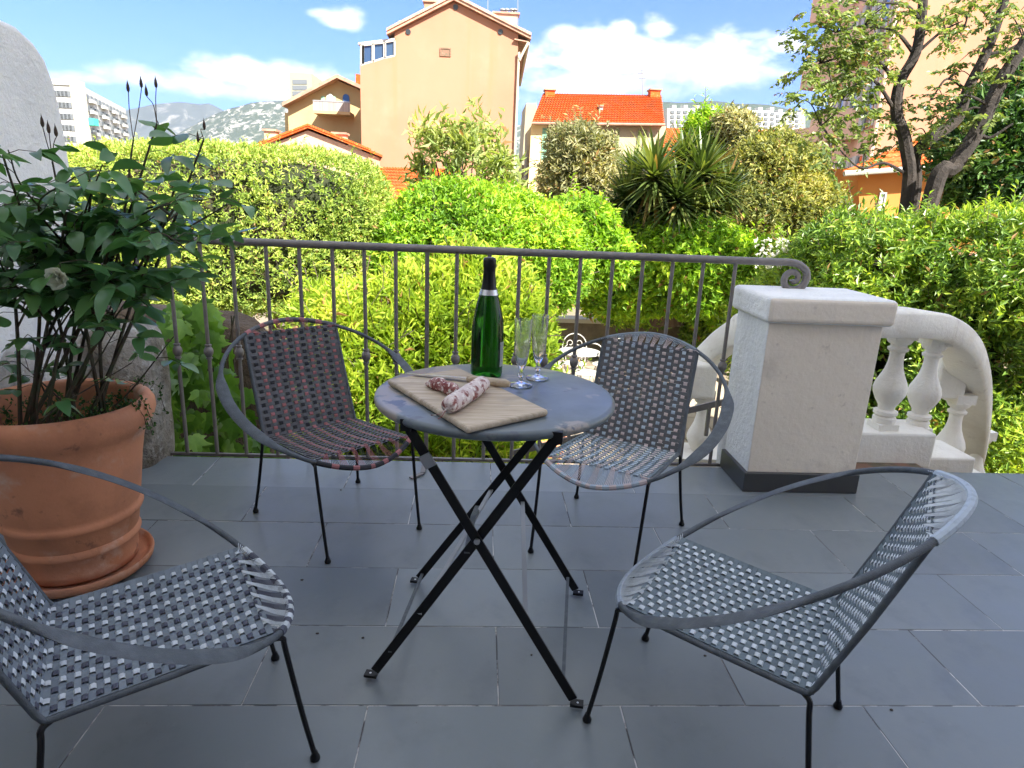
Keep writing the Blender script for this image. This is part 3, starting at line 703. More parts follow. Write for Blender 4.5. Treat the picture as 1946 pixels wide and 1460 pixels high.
# ================================================================== TABLE
TZ = .71
def table():
    cx, cyy = .049, 1.598
    t = thing('bistro_table', 'round dark grey folding metal bistro table in the middle of the terrace', 'table', (cx, cyy, 0))
    b = MB(); R = .300
    b.lathe([(0, TZ), (R-.012, TZ), (R-.005, TZ-.0015), (R-.001, TZ-.006), (R, TZ-.011), (R-.001, TZ-.017), (R-.005, TZ-.021), (R-.010, TZ-.020), (R-.012, TZ-.014), (R-.03, TZ-.006), (0, TZ-.006)][::-1], (cx, cyy, 0), 96)
    b.build('tabletop', M['tabletop'], t, angle=60)
    FL, FR, BL, BR = [Vector(p) for p in ((-.251, 1.415, 0), (.270, 1.320, 0), (-.178, 1.848, 0), (.338, 1.778, 0))]
    tl = Vector((-.150, 1.397, .690)); tr = Vector((.178, 1.337, .690))
    dn = Vector((.52, -.095, 0)).normalized(); dep = Vector((.095, .52, 0)).normalized()
    btl = tl+dep*.40; btr = tr+dep*.40+dn*.02
    def leg(a, c, off):
        o = dep*off; A = a+o; C = c+o; up = (0, 0, 1)
        d = (C-A).normalized(); sd_ = d.cross(dep).normalized()
        bb = MB(); q = A+d*.03
        bb.obox((q+C)/2, (d, sd_, dep), ((C-q).length/2, .0115, .0032))
        l = bb.build('leg', M['black'], t, smooth=False); bevel(l, .0012, 1)
        f = MB(); s_ = Vector((1 if d.x < 0 else -1, 0, 0))
        f.obox(A+Vector((0, 0, .004))+d*.012, (dn, dep, (0, 0, 1)), (.016, .011, .0035)); f.build('foot', M['black'], l, smooth=False)
        f = MB(); f.lathe([(.004, .0075), (.004, .0105), (0, .012)], A+d*.008, 8); f.build('rivet', M['steel'], l)
        return l
    leg(FL, tr, .004); leg(FR, tl, -.004); leg(BL, btr, -.004); leg(BR, btl, .004)
    def along(a, c, k): return a.lerp(c, k)
    for a, c in (((FL, tr, .13), (BL, btr, .06)), ((FR, tl, .10), (BR, btl, .10)), ((FR, tl, .33), (BR, btl, .46)), ((FL, tr, .30), (BL, btr, .52))):
        A = along(*a); C = along(*c); MB().bar(A, C, .012 if a[2] > .2 else .009, .004, (0, .3, 1)).build('cross_bar', M['lead'] if a[2] > .2 else M['frame'], t, smooth=False)
    for A, C in ((along(FL, tr, .56), along(BL, btr, .43)),):
        m_ = (A+C)/2+Vector((0, 0, .03))
        b = MB(); b.bar(A, m_, .014, .004, (0, .3, 1)); b.bar(m_, C, .014, .004, (0, .3, 1)); b.build('folding_brace', M['frame'], t, smooth=False)
    for p in (Vector((.013, 1.360, .427)), Vector((.086, 1.80, .407))):
        b = MB(); b.tube([p-dep*.012, p-dep*.006], .007, 12); b.build('pivot_bolt', M['steel'], t)
    for p in (tl, tr): MB().obox(p+Vector((0, 0, .002))-dep*.0, (dn, dep, (0, 0, 1)), (.012, .016, .014)).build('hinge', M['black'], t, smooth=False)
    d = (tl-FR).normalized(); q = FR.lerp(tl, .885); MB().obox(q-dep*.010, (d, d.cross(dep), dep), (.016, .0135, .003)).build('clip', M['lead'], t, smooth=False)
table()

def bottle():
    c = (.027, 1.759, TZ+.0005)
    t = thing('sparkling_wine_bottle', 'dark green sparkling wine bottle with black foil standing on the table', 'bottle', c)
    prof = [(0, .012), (.02, .006), (.034, .0015), (.040, 0), (.0425, .004), (.0435, .012), (.0435, .09), (.0432, .135), (.0405, .160), (.0345, .188), (.0275, .213), (.0215, .232), (.0185, .245), (.0165, .262), (.0148, .29), (.0145, .308), (0, .308)]
    MB().lathe(prof, c, 64).build('glass_body', M['bottle'], t, angle=60)
    MB().lathe([(.0228, .232), (.0195, .2435), (.0175, .262), (.0163, .280), (.0160, .292), (.0172, .294), (.0172, .312), (.0150, .318), (.010, .3195), (0, .320)], c, 48).build('foil_capsule', M['foil'], t, angle=60)
    MB().lathe([(.0262, .222), (.0245, .2275), (.0222, .236)], c, 48).build('silver_collar', M['silver'], t)
    b = MB(); n = 22; vs = []; 
    for k in range(n+1):
        a = rad(-78+k*(110)/n); 
        for z in (.026, .088): vs.append((c[0]+.0440*math.cos(a), c[1]+.0440*math.sin(a), c[2]+z))
    b.add(vs, [(2*k, 2*k+2, 2*k+3, 2*k+1) for k in range(n)]); 
    b2 = MB(); b2.add([(v[0], v[1], v[2]) for v in vs], b.f); 
    # label sits on the right flank only
    vs = []
    for k in range(n+1):
        a = rad(-38+k*110/n)
        for z in (.030, .098): vs.append((c[0]+.0441*math.cos(a), c[1]+.0441*math.sin(a), c[2]+z))
    MB().add(vs, [(2*k, 2*k+2, 2*k+3, 2*k+1) for k in range(n)]).build('label', M['label'], t)
bottle()
def flute(c, label):
    t = thing('champagne_flute', label, 'glass', c, 0, 'champagne flutes on the table')
    def facet(r, z, a):
        if .075 < z < .128: return r*(1+.022*math.cos(16*a+ (z-.075)*240)*math.cos(16*a-(z-.075)*240))
        if .03 < z < .055 or .055 <= z <= .075: return r*(1+.02*math.cos(12*a))
        if z < .006 and r > .01: return r*(1+.012*math.cos(24*a))
        return r
    o = [(0, .0003), (.030, .0005), (.0315, .002), (.0305, .0035), (.018, .0058), (.008, .010), (.005, .016), (.005, .022), (.0085, .026), (.0085, .031), (.0052, .035), (.0060, .044), (.0095, .050), (.0135, .062), (.0165, .078), (.0185, .09), (.0198, .105), (.0208, .120), (.0214, .135), (.0222, .155), (.0228, .175)]
    i_ = [(.0220, .1752), (.0213, .155), (.0204, .135), (.0195, .118), (.0180, .10), (.0155, .082), (.0118, .066), (.006, .057), (0, .055)]
    MB().lathe(o+i_, c, 96, facet).build('glass', M['crystal'], t, angle=25)
flute((.116, 1.662, TZ+.0005), 'empty cut glass champagne flute, nearer one beside the bottle')
flute((.166, 1.735, TZ+.0005), 'empty cut glass champagne flute, the one behind and to the right')

def board():
    b = MB(); poly = [(-.226, 1.635), (-.016, 1.282), (.165, 1.413), (-.045, 1.766)]
    vs = [(x, y, TZ+.001) for x, y in poly]+[(x, y, TZ+.016) for x, y in poly]
    b.add(vs, [(3, 2, 1, 0), (4, 5, 6, 7)]+[(i, (i+1) % 4, 4+(i+1) % 4, 4+i) for i in range(4)])
    o = b.build('cutting_board', M['wood'], smooth=False); bevel(o, .006, 3)
    tag(o, 'worn rectangular wooden cutting board lying on the bistro table', 'cutting board')
board()
BZ = TZ+.016
def knife():
    a = Vector((-.205, 1.690, BZ+.002)); h0 = Vector((-.022, 1.628, BZ+.009)); h1 = Vector((.083, 1.578, BZ+.011))
    t = thing('kitchen_knife', 'kitchen knife with a pale blade and wooden handle lying across the board', 'knife', h0)
    d = (h0-a).normalized(); s_ = d.cross(Vector((0, 0, 1))).normalized()
    vs = []; n = 10
    for i in range(n+1):
        k = i/n; p = a.lerp(h0, k); w = .019*min(1, (k*1.6)**.6); e = p-s_*(-.006)
        vs += [p+s_*.008, p+s_*.008+Vector((0, 0, .0016)), p+s_*(.008-w)+Vector((0, 0, .0004))]
    fs = []
    for i in range(n): 
        for k in range(3): fs.append((i*3+k, i*3+(k+1) % 3, i*3+3+(k+1) % 3, i*3+3+k))
    MB().add(vs, fs+[(0, 2, 1), (n*3, n*3+1, n*3+2)]).build('blade', M['steel'], t, smooth=False)
    b = MB(); pts = [h0.lerp(h1, k) for k in (0, .08, .3, .6, .9, 1)]
    b.tube(pts, [.0085, .0105, .0098, .0108, .0112, .007], 10); b.build('handle', M['wood'], t)
knife()
def sausage(name, label, pts, rs, m, seed, string=None):
    c = catmull(pts, 6); n = len(c); k = len(rs)
    R = [np.interp(i/(n-1), np.linspace(0, 1, k), rs) for i in range(n)]
    b = MB(); b.tube(c, [float(r) for r in R], 20)
    wv = Waves(seed, 14)
    V = np.array(b.v); V = V+wv(V)[:, None]*.0016*np.array([1, 1, 1]); b.v = [tuple(v) for v in V]
    t = thing(name, label, 'sausage', c[0]); b.build('casing', m, t, angle=80)
    if string:
        for s_ in string: MB().tube(catmull(s_, 5), .0009, 5).build('string', M['saus2'], t)
r1 = .0205
sausage('dry_sausage', 'whole dry sausage dusted white lying on the cutting board', [(-.062, 1.352, BZ+.017), (-.056, 1.366, BZ+r1), (-.035, 1.415, BZ+r1), (-.010, 1.475, BZ+r1), (.012, 1.535, BZ+r1), (.017, 1.548, BZ+.018)], [.003, .0165, .0205, .020, .0205, .020, .019, .012], M['saus'], 2,
        [[(-.062, 1.352, BZ+.016), (-.078, 1.345, BZ+.006), (-.095, 1.348, BZ+.002)], [(-.062, 1.352, BZ+.016), (-.070, 1.335, BZ+.006), (-.078, 1.325, BZ+.002)]])
r2 = .0150
sausage('sausage_end', 'smaller red twisted sausage end lying behind the whole one', [(-.122, 1.578, BZ+.006), (-.108, 1.562, BZ+.011), (-.088, 1.545, BZ+r2), (-.075, 1.523, BZ+r2), (-.058, 1.505, BZ+r2), (-.040, 1.488, BZ+.012)], [.004, .009, .0165, .0165, .012, .0160, .0165, .006], M['saus2'], 4)

def crumbs():
    rng = random.Random(5); dm = mat('dry_crumb', (.05, .04, .03), .9)
    spots = [(648, 932, 'dry crumb between the front legs of the red and black woven chair'), (690, 1213, 'dry crumb beside the front left foot of the bistro table'), (574, 1103, 'dry crumb on the tile in front of the red and black woven chair'),
             (1340, 1247, 'dry crumb on the floor under the front right woven chair'), (1765, 925, 'dry crumb behind the front right woven chair, towards the terrace edge'), (1694, 1350, 'dry crumb to the right of the rear legs of the front right woven chair'),
             (603, 1205, 'dry crumb between the bistro table and the woven chair nearest the pot'), (1010, 1246, 'dry crumb lying between the front feet of the bistro table')]
    for px, py, lab in spots:
        d = ray(px, py); p = CAM+d*(-CAM_H/d.z); b = MB(); b.lathe([(0, 0), (.003, .0005), (.0035, .002), (.001, .0035), (0, .0036)], (p.x, p.y, .0005), 6)
        v = b.v; b.v = [(p.x+(x-p.x)*rng.uniform(.7, 1.8), y, z) for x, y, z in v]
        tag(b.build('dry_crumb', dm), lab, 'crumb', 'dry crumbs scattered on the floor tiles')
crumbs()

# ================================================================== POT AND ROSE BUSH
PC = Vector((-1.231, 1.917, 0))
def pot():
    t = thing('terracotta_pot', 'big terracotta pot with a rolled rim and ringed foot, holding the rose bush', 'flower pot', PC)
    pr = [(.150, .030), (.160, .034), (.164, .06), (.166, .105), (.174, .112), (.178, .122), (.174, .132), (.170, .138), (.174, .145), (.180, .19), (.188, .197), (.193, .208), (.188, .219), (.184, .224), (.187, .235), (.196, .30), (.205, .37), (.216, .43), (.222, .452), (.229, .462), (.238, .474), (.249, .492), (.256, .515), (.255, .536), (.246, .552), (.232, .558), (.218, .552), (.212, .538), (.208, .46), (.19, .43), (0, .43)]
    MB().lathe(pr, PC, 96).build('body', M['terracotta'], t, angle=60)
    sa = [(0, .004), (.17, .004), (.188, .010), (.203, .024), (.207, .040), (.204, .047), (.198, .046), (.192, .034), (.178, .024), (0, .022)]
    s = thing('pot_saucer', 'round terracotta saucer under the big pot', 'saucer', PC); MB().lathe(sa, PC, 96).build('dish', M['terracotta'], s, angle=60)
    V = []; o = lump('soil', (PC.x, PC.y, .440), (.186, .186, .022), M['soil'], t, 12, .08, 2.2, (60, 20), 8)
    # little ground-cover sprigs hanging over the rim
    g = thing('creeping_sprigs', 'thin trailing sprigs with tiny leaves growing at the pot rim', 'plant', (PC.x, PC.y, .45))
    rng = np.random.default_rng(3); P = []; D = []
    st = MB()
    for k in range(60):
        a = rng.uniform(0, 2*PI) if k > 26 else rng.uniform(-.5, 1.3)
        r = rng.uniform(.12, .205); p = Vector((PC.x+r*math.cos(a), PC.y+r*math.sin(a), .445)); hang = r > .17 and k < 26
        path = [p]
        for i in range(6):
            if hang: q = path[-1]+Vector((math.cos(a)*.022 if i < 3 else .004, math.sin(a)*.022 if i < 3 else .004, [.05, .045, .012, -.02, -.035, -.04][i]))+Vector(rng.normal(size=3))*.006
            else: q = path[-1]+Vector((rng.normal()*.012, rng.normal()*.012, .014))
            path.append(q)
        st.tube(path, .0009, 4)
        for q in path[1:]:
            for _ in range(4): P.append(np.array(q)+rng.normal(size=3)*.006); D.append(rng.normal(size=3)+[0, 0, .3])
    st.build('stems', M['stem'], g)['kind'] = 'stuff'
    P = np.array(P); V, F = leafgeo(P, np.array(D), rng.normal(size=P.shape), .014, .010)
    o = npmesh('leaflets', V, F, 3, M['lf_dark'], g, origin_of(g)); o['kind'] = 'stuff'
pot()

def leaf_mesh(L, Wd, name='leaf', m=None, curl=.18, fold=.16, pts=7, seed=0, serr=.0):
    """real leaf shape with a midrib fold, curling along its length; grows along +Y"""
    vs = []; fs = []; r = random.Random(seed)
    for i in range(pts+1):
        k = i/pts; w = Wd*.5*math.sin(PI*min(1, (k*.93+.035)))**.75*(1.12-.45*k) if 0 < i < pts else 0
        y = L*k; z = -curl*L*k*k
        vs += [(-w*(1+r.uniform(-serr, serr)), y, z+fold*w), (0, y, z), (w*(1+r.uniform(-serr, serr)), y, z+fold*w)]
    for i in range(pts):
        a = i*3; fs += [(a, a+1, a+4, a+3), (a+1, a+2, a+5, a+4)]
    return MB().add(vs, fs).mesh(name, m, True, Vector((0, 0, 0)), 60)
def orient(d, n):
    d = Vector(d).normalized(); n = Vector(n); x = d.cross(n)
    if x.length < 1e-4: x = d.cross(Vector((1, 0, .3)))
    x.normalize(); z = x.cross(d); return Matrix((x, d, z)).transposed().to_4x4()
def rosebush():
    rng = random.Random(21)
    t = thing('rose_bush', 'tall leafy rose bush with dark green leaves growing from the terracotta pot', 'bush', (PC.x, PC.y, .45))
    org = Vector((PC.x, PC.y, .45))
    LM = [leaf_mesh(.067, w_*.94, 'leaf', M['lf_rose'], c, f, 7, s, .06) for c, f, s, w_ in ((.12, .25, 1, .050), (.30, .15, 2, .044), (-.08, .4, 3, .052), (.5, .2, 4, .046), (.2, .55, 5, .05), (.65, .3, 6, .042), (.05, -.2, 7, .048))]
    leaves = []      # (pos, dir, normal, scale)
    twigs = []
    def spray(p, d, n=5, s=1.0):
        """compound leaf: petiole with leaflets"""
        d = d.normalized(); L = .085*s; side = d.cross(Vector((0, 0, 1)))
        if side.length < .1: side = Vector((1, 0, 0))
        side.normalize(); up = side.cross(d)
        if up.z < 0: up = -up
        pts = [p, p+d*L*.5+Vector((0, 0, .004)), p+d*L*1.1-Vector((0, 0, .012*s))]
        twigs.append((pts, .0011))
        q = pts[-1]; leaves.append((q, d+Vector((0, 0, -.25+rng.gauss(0, .15))), up+Vector((rng.gauss(0, .25), rng.gauss(0, .25), 0)), s*rng.uniform(.9, 1.25)))
        for k, kk in ((1, .92), (.55, .5))[:(n-1)//2]:
            b = p.lerp(q, k*.95)
            for sg in (-1, 1):
                dd = side*sg*.95+d*.35+Vector((0, 0, -.2+rng.gauss(0, .2)))
                leaves.append((b, dd, up+Vector((rng.gauss(0, .3), rng.gauss(0, .3), 0)), s*rng.uniform(.72, 1.05)))
    def cane(p0, p1, mid=None, r=.005, dens=1.0, lo=.35, s=1.0):
        m_ = mid or (p0.lerp(p1, .5)+Vector((rng.gauss(0, .04), rng.gauss(0, .04), rng.gauss(0, .03))))
        c = catmull([p0, m_, p1], 10); twigs.append((c, (r, r*.35)))
        n = len(c); a = rng.uniform(0, 6.28)
        for i in range(int(n*lo), n, 1):
            if rng.random() > dens*.62: continue
            a += 2.4; tdir = (c[min(i+1, n-1)]-c[max(i-1, 0)]).normalized()
            dd = Vector((math.cos(a), math.sin(a), rng.uniform(.0, .7)))
            spray(c[i], dd, 5 if rng.random() < .6 else 3, s*rng.uniform(.8, 1.15))
        return c
    base = [Vector((PC.x+x, PC.y+y, .44)) for x, y in ((-.08, -.06), (-.02, .04), (.06, -.02), (.10, .05), (-.12, .05), (.0, -.1), (.04, .1))]
    targets = [(at(295, 205, 1.92), 1), (at(250, 235, 1.90), 1), (at(385, 235, 1.95), 1), (at(95, 275, 1.75), 1), (at(0, 260, 1.65), 1), (at(430, 360, 1.98), 1)]
    for i, (q, s) in enumerate(targets): cane(base[i % 7], q-Vector((0, 0, .04)), base[i % 7].lerp(q, .5)+Vector((rng.gauss(0, .05), rng.gauss(0, .05), .05)), .0068, .85, .42)
    # body of the bush: side branches leave the main canes
    mains = []
    for i in range(9):
        q = at(rng.uniform(-60, 380), rng.uniform(330, 470), rng.uniform(1.65, 2.1)); b0 = base[i % 7]
        c = catmull([b0, b0.lerp(q, .4)+Vector((rng.gauss(0, .03), rng.gauss(0, .03), .07)), q], 12); twigs.append((c, (.0068, .003))); mains.append(c)
    for i in range(38):
        c0 = rng.choice(mains); k0 = rng.randint(int(len(c0)*.30), len(c0)-3); b0 = c0[k0]
        px = rng.uniform(-130, 425); py = rng.uniform(265, 600) if px < 300 else rng.uniform(320, 545)
        tip = at(px, py, rng.uniform(1.55, 2.2)); dv = tip-b0
        if dv.length > .42: tip = b0+dv*(.42/dv.length)
        c = catmull([b0, b0.lerp(tip, .5)+Vector((rng.gauss(0, .03), rng.gauss(0, .03), .035)), tip], 8); twigs.append((c, (.0032, .0014)))
        n = len(c); a = rng.uniform(0, 6.28)
        for k in range(int(n*.35), n):
            if rng.random() > .46: continue
            a += 2.4; spray(c[k], Vector((math.cos(a), math.sin(a)-.2, rng.uniform(-.1, .6))), 5 if rng.random() < .7 else 3, rng.uniform(.8, 1.12))
    for x, y in ((40, 690), (120, 600), (225, 620), (330, 640), (60, 640), (180, 560), (250, 690)):
        cane(rng.choice(base), at(x, y, rng.uniform(1.6, 2.0)), None, .004, .5, .6, .8)
    # canes and buds
    b = MB()
    for pts, r in twigs:
        if isinstance(r, tuple): n = len(pts); b.tube(pts, [r[0]+(r[1]-r[0])*i/(n-1) for i in range(n)], 6)
        else: b.tube(pts, r, 3)
    b.build('stems', M['stem'], t)
    budm = mat('rose_bud', (.06, .035, .02), .7)
    for px, py, Y, k in ((296, 158, 1.92, 0), (268, 158, 1.92, 1), (243, 166, 1.90, 1), (278, 174, 1.9, 0), (388, 238, 1.95, 2), (376, 262, 1.95, 2), (80, 232, 1.75, 3), (92, 244, 1.75, 3), (106, 250, 1.75, 3)):
        p = at(px, py, Y); bb = MB(); k0 = targets[k][0]-Vector((0, 0, .04)); n = 0
        bb.lathe([(.0010, -.012), (.0034, -.009), (.0044, -.003), (.0034, .005), (.0012, .013), (0, .020)], p, 8)
        bb.tube(catmull([k0, k0.lerp(p, .5)+Vector((rng.gauss(0, .004), 0, .006)), p-Vector((0, 0, .012))], 4), .0011, 5)
        bb.build('bud', budm, t)
    rng.shuffle(leaves)
    leaves.sort(key=lambda l: (l[0]-CAM).length-(.6 if l[0].z > 1.25 else 0))
    inst = leaves[:300]; rest = leaves[300:]
    for p, d, n, s in inst:
        o = link('leaf', rng.choice(LM), t)
        m_ = orient(d, n); m_.translation = p-org; o.matrix_local = m_ @ Matrix.Scale(s, 4)
    if rest:
        V = []; F = []
        for p, d, n, s in rest:
            me = rng.choice(LM); m_ = orient(d, n) @ Matrix.Scale(s, 4); k = len(V)
            V += [(m_ @ v.co)+(p-org) for v in me.vertices]; F += [tuple(k+i for i in f.vertices) for f in me.polygons]
        me = bpy.data.meshes.new('foliage'); me.from_pydata([tuple(v) for v in V], [], F); me.materials.append(M['lf_rose']); me.polygons.foreach_set('use_smooth', [True]*len(F))
        o = link('foliage', me, t); o['kind'] = 'stuff'
    print('rose leaves', len(leaves))
    # one open white rose
    p = at(112, 528, 1.62); r = thing('white_rose', 'open creamy white rose half hidden among the bush leaves', 'flower', p)
    del r['category']; del r['label']; r.name = 'rose_flower'; r.parent = t; r.location = p-org
    for k in range(17):
        a = k*2.4; ring = k/17; tilt = .25+.95*(1-ring); s = .024+.012*ring
        me = leaf_mesh(s, s*1.15, 'petal', M['petal'], -.25, -.3, 5, k)
        o = link('petal', me, r); d = Vector((math.cos(a)*math.sin(rad(20+60*ring)), -.45-.2*(1-ring), math.sin(a)*math.sin(rad(20+60*ring))))
        o.matrix_local = orient(d, Vector((-math.cos(a), -.6, -math.sin(a))))
rosebush()

# ================================================================== GARDEN
def P3(px, py, Y): p = at(px, py, Y); return (p.x, p.y, p.z)
def blob(px, py, Y, wx, wy, ry, p=2.2):     # pixel centre and pixel half sizes at depth Y
    c = at(px, py, Y); k = (c-CAM).dot(FW)/F_PX
    return (c.x, c.y, c.z, wx*k, ry, wy*k, p)
def garden():
    # wall behind the garden table
    t = thing('garden_wall', 'dark garden wall with a pale coping behind the white iron table', 'wall', (3, 13.2, GZ))
    a = at(1040, 604, 13); b_ = at(1560, 640, 13)
    MB().box(a.x, b_.x+3, 13.0, 13.3, GZ, a.z-.08).build('wall', mat('mossy_wall', (.10, .085, .06), .95, bump=(6, .7, .05), var=[(2, (.16, .13, .09), .4, .7)]), t, smooth=False)
    MB().box(a.x-.03, b_.x+3, 12.94, 13.36, a.z-.08, a.z).build('coping', mat('pale_coping', (.40, .38, .33), .9, bump=(20, .4, .01)), t, smooth=False)
    t = thing('rubble_wall', 'dark rubble wall under the bright creeper beside the railing', 'wall', (-1.8, 3.7, GZ))
    lump('stones', (-1.95, 3.78, -.75), (.82, .22, 1.26), mat('dark_rubble', (.10, .07, .045), .95, bump=[(5, .9, .08), (25, .6, .02)], var=[(4, (.20, .16, .11), .5, .66)]), t, 9, .05, 6, (70, 60), 3)
    def bsh(name, label, cat, blobs, **kw):
        c = blobs[0]; t = thing(name, label, cat, (c[0], c[1], GZ)); bush(t, blobs, parent_stub(t), **kw) if False else bush(t, blobs, **kw); return t
    # big clipped evergreen on the left, on red-brown limbs
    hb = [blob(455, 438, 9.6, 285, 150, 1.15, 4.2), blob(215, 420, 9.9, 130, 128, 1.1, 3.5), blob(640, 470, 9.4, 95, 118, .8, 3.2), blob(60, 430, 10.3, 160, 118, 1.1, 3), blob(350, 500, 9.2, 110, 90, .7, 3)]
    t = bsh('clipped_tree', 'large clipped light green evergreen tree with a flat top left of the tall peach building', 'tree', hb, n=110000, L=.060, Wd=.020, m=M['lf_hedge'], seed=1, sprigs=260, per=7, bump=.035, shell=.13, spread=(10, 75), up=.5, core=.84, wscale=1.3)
    L = []
    for x0, y0, x1, y1 in ((455, 700, 380, 560), (470, 700, 455, 560), (485, 700, 540, 560), (500, 700, 590, 570), (450, 700, 330, 580), (520, 700, 640, 590)):
        L.append(([P3(x0, y0, 9.6), P3((x0+x1)/2+8, (y0+y1)/2+6, 9.5), P3(x1, y1-30, 9.4)], .10, .045))
    L.append(([(at(470, 700, 9.6).x, 9.6, GZ-.1), P3(472, 700, 9.6)], .2, .15))
    twig_tree(t, None, L, M['barkred'], name='trunk')
    # bright green mass in the middle
    bb = [blob(880, 480, 9.3, 130, 105, .9, 2.4), blob(1000, 500, 9.6, 120, 100, .9, 2.4), blob(780, 500, 9.0, 60, 75, .6), blob(940, 430, 9.8, 100, 60, .7)]
    bsh('laurel_hedge', 'rounded bright green hedge in front of the foot of the tall peach building', 'hedge', bb, n=55000, L=.085, Wd=.030, m=M['lf_bright'], seed=2, sprigs=160, per=7, bump=.20, shell=.36, up=.6, core=.66, wscale=1.5)
    bb = [blob(1095, 450, 10.5, 68, 62, .7), blob(1150, 490, 10.2, 40, 50, .5)]
    bsh('sunny_shrub', 'yellow-green leafy shrub between the laurel hedge and the spiky yucca', 'shrub', bb, n=15000, L=.11, Wd=.045, m=M['lf_bright'], seed=22, sprigs=40, per=6, bump=.16, shell=.3, up=.1, droop=.3)
    # darker mass behind the railing, below
    bb = [blob(1000, 545, 10.4, 75, 65, .8), blob(760, 560, 10, 90, 60, .8)]
    bsh('evergreen_shrub', 'dense evergreen shrub seen through the railing behind the yellow oleander', 'shrub', bb, n=30000, L=.085, Wd=.034, m=M['lf_whorl'], seed=3, sprigs=60, per=7, bump=.12, shell=.25)
    # oleander: long narrow leaves, close behind the railing
    ob = [blob(820, 660, 6.3, 125, 130, .8, 2.3), blob(690, 700, 6.0, 105, 130, .7, 2.3), blob(950, 690, 6.2, 85, 150, .7, 2.3), blob(890, 560, 6.7, 75, 70, .6), blob(730, 830, 5.7, 150, 90, .6), blob(900, 860, 5.7, 110, 80, .6), blob(620, 620, 6.6, 50, 60, .5)]
    t = bsh('oleander', 'sunlit yellow-green oleander with long narrow leaves right behind the bottle', 'shrub', ob, n=62000, L=.115, Wd=.0155, m=M['lf_olean'], seed=4, sprigs=200, per=9, bump=.13, shell=.4, spread=(5, 60), up=.9, droop=.35, core=.72, rnd=.5)
    # shrubs behind the garden wall
    bb = [blob(1300, 510, 12.4, 110, 85, 1.0), blob(1200, 548, 12.4, 110, 50, .6), blob(1430, 550, 12.2, 90, 85, .8), blob(1240, 470, 12.8, 60, 50, .6)]
    bsh('mixed_shrubs', 'leafy bright and mid green shrubs growing above the garden wall', 'shrub', bb, n=42000, L=.13, Wd=.055, m=M['lf_bright'], seed=5, sprigs=140, per=6, bump=.16, shell=.3, droop=.3)
    bb = [blob(1400, 625, 12.6, 110, 40, .3), blob(1210, 600, 12.75, 70, 16, .2)]
    bsh('trailing_shrub', 'darker greenery spilling over the pale wall coping', 'shrub', bb, n=9000, L=.11, Wd=.05, m=M['lf_whorl'], seed=6, per=5, bump=.2, shell=.5, core=0, up=-.2, droop=.4)
    # tall hedge on the right, whorled glossy leaves
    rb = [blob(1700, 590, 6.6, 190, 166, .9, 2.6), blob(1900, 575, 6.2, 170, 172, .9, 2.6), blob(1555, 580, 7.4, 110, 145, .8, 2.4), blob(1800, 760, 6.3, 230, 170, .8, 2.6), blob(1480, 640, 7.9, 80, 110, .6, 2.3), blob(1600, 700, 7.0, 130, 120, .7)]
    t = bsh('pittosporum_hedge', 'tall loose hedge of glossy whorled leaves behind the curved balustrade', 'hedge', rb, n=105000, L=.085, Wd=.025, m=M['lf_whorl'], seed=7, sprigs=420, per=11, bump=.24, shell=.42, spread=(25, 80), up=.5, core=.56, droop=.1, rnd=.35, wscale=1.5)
    tr = []
    rng = random.Random(4)
    for k in range(14):
        x = rng.uniform(1560, 1940); p = at(x, 930, 6.4); tr.append(([(p.x, 6.4, GZ), P3(x+rng.uniform(-60, 60), 780, 6.3), P3(x+rng.uniform(-120, 120), 640, 6.0)], .03, .010))
    twig_tree(t, None, tr, M['bark'])
    # dark dense tree at the right edge
    db = [blob(1900, 290, 10.5, 95, 105, .9), blob(1960, 250, 10.5, 80, 110, .8), blob(1850, 330, 10.2, 50, 60, .5)]
    bsh('dark_evergreen', 'dark dense evergreen tree at the right edge above the hedge', 'tree', db, n=26000, L=.13, Wd=.05, m=M['lf_dark'], seed=8, sprigs=80, per=7, bump=.13, shell=.3)
    # tall feathery shrub before the peach gable
    t = thing('willowy_tree', 'tall feathery pale green tree standing against the peach gable', 'tree', P3(870, 470, 13))
    wb = []
    rng = random.Random(9); L = []
    for px, py in ((815, 250), (840, 240), (880, 255), (905, 235), (935, 260), (955, 300), (800, 300), (860, 300), (920, 320), (970, 340), (790, 350), (835, 360), (900, 370)):
        wb.append(blob(px, py+18, 13+rng.uniform(-.6, .6), 26, 46, .35, 2)); L.append(([P3(875+rng.uniform(-12, 12), 470, 13), P3((875+px)/2, 380, 13), P3(px, py, 13)], .03, .006))
    bush(t, wb, n=2700, L=.19, Wd=.028, m=M['lf_willow'], seed=9, per=6, bump=.2, shell=1.0, spread=(20, 110), up=-.1, droop=.5, core=0, back=2)
    twig_tree(t, None, L, M['bark'])
    # round grey-green tree
    gb = [blob(1100, 300, 17, 56, 58, 1.0), blob(1075, 345, 16.8, 40, 52, .8), blob(1140, 335, 17, 42, 50, .8), blob(1100, 370, 17, 50, 40, .7)]
    bsh('olive_tree', 'round grey-green tree in front of the orange roofed house', 'tree', gb, n=17000, L=.15, Wd=.045, m=M['lf_grey'], seed=10, sprigs=90, per=6, bump=.24, shell=.6, core=.5, wscale=1.6)
    # shrubs and small trees to the right of the yucca
    cb = [blob(1335, 262, 19, 30, 42, .8), blob(1345, 300, 19, 46, 40, .8), blob(1190, 300, 19, 10, 5, .2)]
    bsh('young_conifer', 'bright green pointed young tree rising above the yucca', 'tree', cb[:2], n=9000, L=.18, Wd=.05, m=M['lf_bright'], seed=11, sprigs=60, per=6, bump=.25, shell=.5, up=.9, core=.6)
    mb = [blob(1478, 292, 16.5, 42, 40, .8), blob(1440, 320, 16.3, 55, 60, .9), blob(1500, 330, 16.4, 60, 60, .9), blob(1455, 400, 16, 75, 65, .9), blob(1540, 400, 16, 55, 55, .8)]
